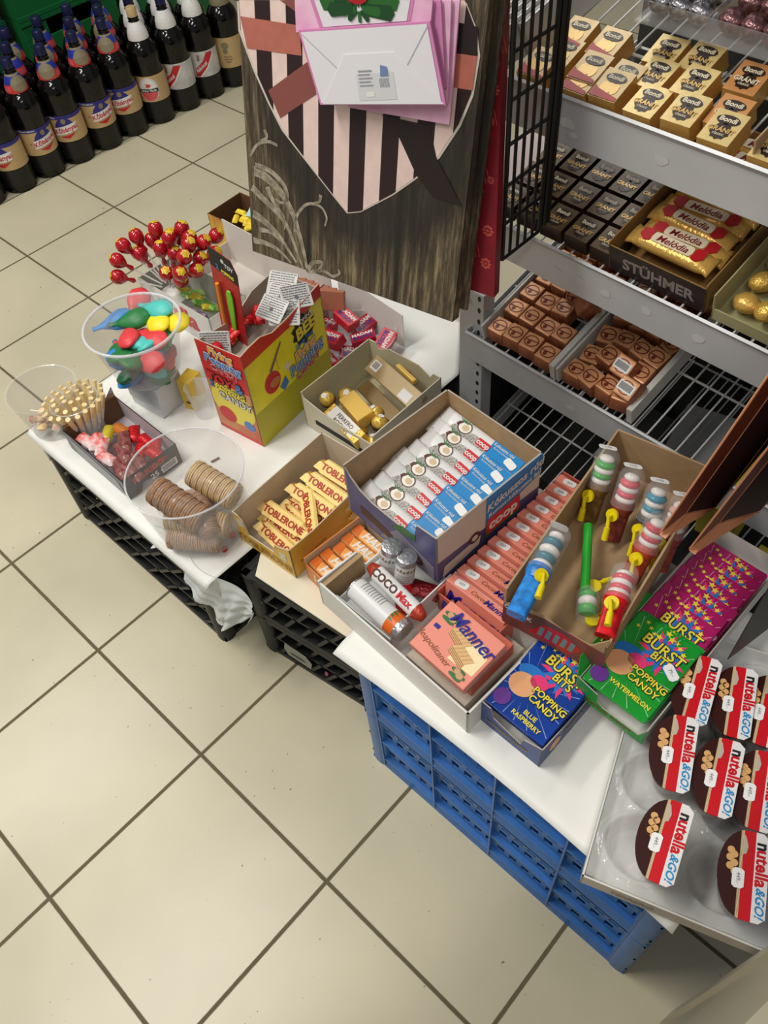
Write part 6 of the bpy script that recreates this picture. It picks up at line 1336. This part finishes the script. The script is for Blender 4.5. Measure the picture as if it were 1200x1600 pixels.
for pts, mi in (([(0.0043, 0.326), (0.1022, 0.3301), (0.1048, 0.296), (0.0132, 0.2897)], 0), ([(0.3296, 0.3366), (0.3576, 0.3379), (0.3563, 0.3016), (0.3283, 0.3001)], 0), ([(0.0467, 0.2437), (0.1177, 0.2929), (0.1281, 0.2544), (0.0661, 0.2119)], 1), ([(0.0723, 0.3537), (0.0957, 0.357), (0.1008, 0.3432)], 1),
                ([(0.2316, 0.2493), (0.3028, 0.2512), (0.3161, 0.2156), (0.3585, 0.1652), (0.3153, 0.1664), (0.2889, 0.1875), (0.2526, 0.2376)], 2), ([(0.3248, 0.3679), (0.3542, 0.3671), (0.3574, 0.3393), (0.3304, 0.3362)], 2)):
    MB().prism(pts, .0017, .0020).build('ribbon_print', (SAL, SAL2, CHD)[mi], wb)
def smooth_pts(P, n=6):
    P = [P[0]]+list(P)+[P[-1]]; out = []
    for i in range(1, len(P)-2):
        for k in range(n):
            t_ = k/n; out.append(tuple(.5*((2*P[i][j])+(-P[i-1][j]+P[i+1][j])*t_+(2*P[i-1][j]-5*P[i][j]+4*P[i+1][j]-P[i+2][j])*t_*t_+(-P[i-1][j]+3*P[i][j]-3*P[i+1][j]+P[i+2][j])*t_**3) for j in (0, 1)))
    return out+[tuple(P[-2])]
# pale scroll flourish printed at lower left
a = MB(); SC_ = mat('pale_scroll_print', (172, 162, 142), .55, c2=(120, 110, 92), vscale=90)
def spiral(c, r0, a0, turns, w0, n=24, k=.25):
    return [(c[0]+r0*(k+(1-k)*(1-i/n))*math.cos(a0+turns*2*PI*i/n), c[1]+r0*(k+(1-k)*(1-i/n))*math.sin(a0+turns*2*PI*i/n)) for i in range(n+1)]
for pts, w0, w1 in (
    ([(0.0125, 0.1276), (0.0324, 0.1246), (0.0615, 0.1084), (0.0828, 0.0822), (0.0944, 0.0528), (0.1038, 0.0219), (0.1085, -0.0026)], .010, .004), ([(0.0066, 0.1027), (0.0253, 0.0914), (0.0549, 0.0749), (0.0744, 0.0555), (0.0887, 0.026), (0.1008, -0.0005)], .008, .003),
    ([(0.0056, 0.0619), (0.0282, 0.0554), (0.0534, 0.0414), (0.0707, 0.0251), (0.0881, 0.0065)], .009, .003), ([(0.0036, 0.0189), (0.0261, 0.0209), (0.0523, 0.0176), (0.0777, 0.0034)], .007, .003), ([(0.0156, 0.1361), (0.043, 0.1348), (0.067, 0.1214), (0.0737, 0.1036), (0.0633, 0.0931), (0.0509, 0.0959)], .006, .003),
    ([(0.087, 0.0549), (0.0902, 0.0801), (0.1102, 0.1032), (0.1342, 0.1055), (0.1446, 0.0926), (0.1413, 0.0787)], .0035, .0025), ([(0.1342, 0.1227), (0.1318, 0.1126), (0.1223, 0.1082)], .004, .002), ([(0.0064, 0.1473), (0.0202, 0.1653), (0.0404, 0.1752), (0.0586, 0.1737)], .003, .004), ([(0.0365, 0.1906), (0.0397, 0.1805), (0.0282, 0.1744)], .004, .002),
    ([(0.1085, -0.0026), (0.1188, 0.0157), (0.1364, 0.0209), (0.1313, 0.0087), (0.1187, 0.0005)], .005, .003), ([(0.1136, -0.001), (0.1388, 0.0088), (0.1562, 0.0055), (0.1684, 0.0136), (0.1659, 0.0192)], .0035, .003), ([(0.0366, 0.1101), (0.0481, 0.0892), (0.065, 0.0735), (0.0667, 0.0534)], .006, .002), ([(0.0167, 0.0397), (0.0378, 0.0413), (0.0581, 0.0322)], .006, .002)):
    put_strip(a, smooth_pts(pts), w0*1.5, w1*1.1, h=.0009)
a.build('scroll_print', SC_, wb)
hd = MB(); hd.tube([(WB*.3, HB-.01, .002), (WB*.32, HB+.10, .0), (WB*.5, HB+.16, -.005), (WB*.68, HB+.10, 0), (WB*.7, HB-.01, .002)], .0025, 8); hd.build('cord_handle', HD, wb, smooth=1)
# second wood bag and the red bag behind
wb2 = thing('gift_bag', 'second weathered wood print gift bag showing just its edge behind the first', 'gift bag', BM @ T(.010, .012, -.0195))
MB().box(0, WB, 0, HB, -.006, 0).build('bag_body', WOODP, wb2, bev=.001)
RBG = mat('deep_red_bag_print', (128, 22, 36), .45, var=.12, vscale=20); RPR = mat('orange_red_ornament', (190, 76, 66), .5)
RB0 = [0.1593, 0.62889, 0.72962]
RT = (-0.0418, 0.3521); RS = RT[0]/RT[1]*.5+.23
rb = thing('gift_bag', 'dark red gift bag with ornamental flower print behind the wood print bag', 'gift bag', BM @ T((Vector(RB0)-O_).dot(E1)-.23, (Vector(RB0)-O_).dot(E2), -.034))
MB().add([(0, 0, 0), (.23, 0, 0), (RS, .5, 0), (0, .5, 0)], [(0, 1, 2, 3)]).build('front_panel', RBG, rb, solid=.0008); MB().add([(.23, 0, 0), (RS, .5, 0), (RS-.002, .5, -.02), (.227, 0, -.02)], [(3, 2, 1, 0)]).build('side_gusset', RBG, rb, solid=.0008)
MB().add([(0, 0, -.02), (.227, 0, -.02), (RS-.002, .5, -.02), (0, .5, -.02)], [(3, 2, 1, 0)]).build('back_panel', RBG, rb, solid=.0008)
a = MB()
for i, (x, y) in enumerate(((.212, .090), (.212, .225), (.205, .305), (.214, .155), (.210, .045), (.19, .12), (.214, .26), (.212, .36))):
    r = .0095 if i % 2 == 0 else .006
    for k in range(8): a.prism(ell(r*.32, r*.20, x+r*.6*math.cos(k*PI/4), y+r*.6*math.sin(k*PI/4), 8, 0), .0007, .0010+.00002*k, 0)
    a.prism(ell(r*.22, r*.22, x, y, 8), .0012, .0014, 0)
a.v = [(x-(.23-RS)*y/.5+.006, y, z) for x, y, z in a.v]
for cy in (.02, .12, .19, .27):
    for rr in (.100, .105): put_strip(a, [(.10+rr*math.cos(t_), cy+rr*math.sin(t_)) for t_ in [.30+.65*j/12 for j in range(13)]], .0012, h=.0009)
    for j in range(9): a.prism(ell(.0020, .0020, .10+.094*math.cos(.2+.09*j), cy+.094*math.sin(.2+.09*j), 7), .0007, .0010)
a.build('ornament_print', RPR, rb)
# ---- pink bags clipped on the front
PKB = mat('pink_bag_print', (222, 164, 196), .5, c2=(232, 184, 208), vscale=40); PKW = mat('white_bag_card', (222, 220, 222), .45); PKD = mat('pink_edge_print', (206, 130, 176), .5)
def pinkbag(off, poly, label, m_=PKB, t=.003):
    o = thing('gift_bag', label, 'gift bag', BM @ T(0, 0, off)); b = MB(); b.prism(poly, 0, t); b.build('bag_body', m_, o, bev=.0005); return o
p3 = pinkbag(.006, [(0.3114, 0.3881), (0.3323, 0.391), (0.3338, 0.2601), (0.1832, 0.2504), (0.2045, 0.3454)], 'pink gift bag at the back of the hanging pink stack')
p2 = pinkbag(.011, [(0.2936, 0.3862), (0.3243, 0.3905), (0.3315, 0.2827), (0.2661, 0.2746), (0.2593, 0.3681)], 'pink gift bag in the middle of the hanging pink stack')
p2b = pinkbag(.016, [(0.2965, 0.3873), (0.3136, 0.3896), (0.3296, 0.3024), (0.2905, 0.2952)], 'pink gift bag right behind the front one', PKD)
p1 = thing('gift_bag', 'front pink gift bag with a printed rose bouquet and folded white bottom', 'gift bag', BM @ T(0, 0, .021))
b = MB(); b.prism([(0.1128, 0.3623), (0.3062, 0.3892), (0.3058, 0.3657), (0.1139, 0.3278)], 0, .003); b.build('bag_body', PKB, p1)
b = MB(); b.prism([(0.1368, 0.3657), (0.2827, 0.3861), (0.2791, 0.365), (0.1506, 0.3386)], .0032, .0035, 0)
b.prism([(0.1432, 0.3666), (0.2778, 0.3854), (0.2745, 0.3643), (0.1567, 0.3401)], .0037, .0040, 1); b.build('oval_print', [PKD, PKW], p1)
b = MB(); RL = [(0.1575, 0.3673), (0.1762, 0.3712), (0.1917, 0.3693), (0.2068, 0.3728), (0.2217, 0.3763), (0.24, 0.3801), (0.2581, 0.3813), (0.2535, 0.3687), (0.237, 0.3677), (0.2225, 0.3574), (0.2113, 0.3543), (0.1959, 0.3548), (0.1861, 0.3603), (0.1685, 0.3605)]
rcen = (sum(q[0] for q in RL)/len(RL), sum(q[1] for q in RL)/len(RL))
for i, q in enumerate(RL):
    dx, dy = q[0]-rcen[0], q[1]-rcen[1]; l = math.hypot(dx, dy)
    b.prism([(rcen[0]+dx*.2-dy*.14, rcen[1]+dy*.2+dx*.14), (q[0]-dy*.18, q[1]+dx*.18), (q[0]+dx*.12, q[1]+dy*.12), (q[0]+dy*.18, q[1]-dx*.18), (rcen[0]+dx*.2+dy*.14, rcen[1]+dy*.2-dx*.14)], .0042+.0001*i, .0044+.0001*i, i % 2)
b.prism(ell(.017, .010, rcen[0]-.004, rcen[1]+.014, 12), .0062, .0065, 2)
b.build('rose_print', [mat('rose_leaf_print', (40, 96, 40), .45), mat('rose_leaf_dark', (26, 70, 34), .45), mat('rose_red', (170, 30, 40), .4)], p1)
fl = [(0.1203, 0.3322), (0.3071, 0.3696), (0.3376, 0.2867), (0.1542, 0.2517)]
b = MB(); b.prism(fl, .004, .0075, 0); fo = b.build('folded_bottom', PKD, p1, bev=.0005)
ic_ = (sum(q[0] for q in fl)/4, sum(q[1] for q in fl)/4)
inn = [(0.1252, 0.3301), (0.3039, 0.3664), (0.3316, 0.2884), (0.1568, 0.2544)]
b = MB(); b.prism(inn, .0078, .0082, 0); b.build('white_panel', PKW, fo)
fp = [(0.1596, 0.2539), (0.1919, 0.3168), (0.2623, 0.3314), (0.3358, 0.2883)]
b = MB(); b.prism(fp, .0086, .0098, 0); b.build('white_flap', PKW, fo, bev=.0003)
b = MB()
for l_ in ([(0.1276, 0.3281), (0.1806, 0.2999)], [(0.3052, 0.3645), (0.2817, 0.3204)]): put_strip(b, l_, .0010, h=.0088)
lb_ = [(0.2101, 0.2984), (0.2637, 0.3103), (0.2713, 0.2817), (0.2171, 0.2694)]; u_ = Vector((lb_[1][0]-lb_[0][0], lb_[1][1]-lb_[0][1], 0)); v_ = Vector((lb_[3][0]-lb_[0][0], lb_[3][1]-lb_[0][1], 0))
b.prism(lb_, .0100, .0102, 1)
LF = Matrix.Translation((lb_[3][0], lb_[3][1], .0103)) @ Matrix(((u_.x/u_.length, -v_.x/v_.length, 0, 0), (u_.y/u_.length, -v_.y/v_.length, 0, 0), (0, 0, 1, 0), (0, 0, 0, 1)))
for i in range(5): b.box(.004, .024-.003*(i % 2), .032-.004*i, .0335-.004*i, 0, .0003, 2, LF)
b.box(.012, .024, .004, .009, 0, .0003, 3, LF)
for i in range(9): b.box(.034+.0016*i, .0346+.0016*i, .014, .024, 0, .0003, 2, LF)
b.prism([(.036, .026), (.048, .026), (.047, .036), (.038, .038)], .0002, .0005, 4, LF)
b.build('label_print', [mat('fold_line', (176, 172, 178), .5), mat('grey_label_ground', (206, 206, 208), .5), mat('small_grey_print', (150, 150, 156), .5), LWHITE, mat('blue_grey_print', (110, 130, 170), .5)], fo)
# ================================================================ copper bags on the right, near the camera
COP = mat('copper_brown_paper', (122, 58, 42), .42, var=.1, vscale=40); COPL = mat('light_copper_paper', (222, 150, 108), .4); FOLDSH = mat('shaded_gusset_copper', (46, 20, 16), .6)
def copper_bag(A, V, B, label):
    A, V, B = Vector(A), Vector(V), Vector(B); d = Vector((.17, -.02, .98)).normalized(); L = .46; back = Vector((0, .16, 0))
    o = thing('gift_bag', label, 'gift bag'); up = d*L
    def quad(pts, name, m_): MB().add([tuple(q) for q in pts], [tuple(range(len(pts)))]).build(name, m_, o, solid=.0012)
    quad([A, A+back, A+back+up, A+up], 'side_panel', COP); quad([B, B+back, B+back+up, B+up], 'side_panel', COP)
    quad([A, V, V+up, A+up], 'front_gusset', COP); quad([V, B, B+up, V+up], 'front_gusset', FOLDSH)  # second half coloured darker for the shade in the gusset fold
    quad([A+back, B+back, B+back+up, A+back+up], 'back_gusset', COP)
    dn = Vector((0, 0, -.004)); quad([A+dn, V+dn, B+dn, B+dn+Vector((-.010, -.001, .001)), A+dn+Vector((.008, -.002, .001))], 'bottom_fold', COPL)
    quad([A, B, B+back, A+back], 'bag_bottom', COPL)
    for q, w in ((A, .003), (V, .002), (B, .003)): MB().cyl(q, q+up, .0012, 6).build('crease', COPL, o)
copper_bag((0.5294, 0.4762, 0.66), (0.5399, 0.5094, 0.675), (0.5588, 0.5503, 0.66), 'copper paper gift bag hanging at the right, the left one of two')
copper_bag((0.5631, 0.4928, 0.64), (0.5722, 0.5377, 0.655), (0.5979, 0.5968, 0.64), 'copper paper gift bag hanging at the right edge of the photo')
# black gift bags
BKB = mat('black_bag_paper', (20, 20, 24), .45)
def black_bag(P, w_, label, dx):
    P = Vector(P); o = thing('gift_bag', label, 'gift bag'); d = Vector((.01, .0, .98)).normalized(); up = d*.45
    for a_, b_, nm in ((Vector((0, 0, 0)), Vector((dx, .05, .05)), 'front_gusset'), (Vector((0, 0, 0)), Vector((-.004, .16, .10)), 'side_panel'), (Vector((dx, .05, .05)), Vector((dx, .2, .12)), 'side_panel')):
        MB().add([tuple(P+a_), tuple(P+b_), tuple(P+b_+up), tuple(P+a_+up)], [(0, 1, 2, 3)]).build(nm, BKB, o, solid=.0012)
black_bag((0.6625, 0.4411, 0.56), .05, 'black pointed gift bag hanging over the snack cups, left one', .022)
black_bag((0.6633, 0.4652, 0.66), .05, 'black gift bag hanging at the right edge behind the pointed one', .03)
# ================================================================ counter corner at the lower right
CTR = mat('beige_grey_counter', (160, 154, 130), .45, var=.03, vscale=12)
ct = thing('counter', 'beige grey counter side panel at the lower right corner', 'counter', T(0.8554, 0.2109, 0) @ RZ(math.radians(-12)))
MB().box(0, .50, -.80, .0, .0, .80).build('side_panel', CTR, ct)
MB().box(-.006, .506, -.02, .006, 0, .80).build('front_edge_trim', mat('counter_trim', (176, 168, 146), .4), ct)
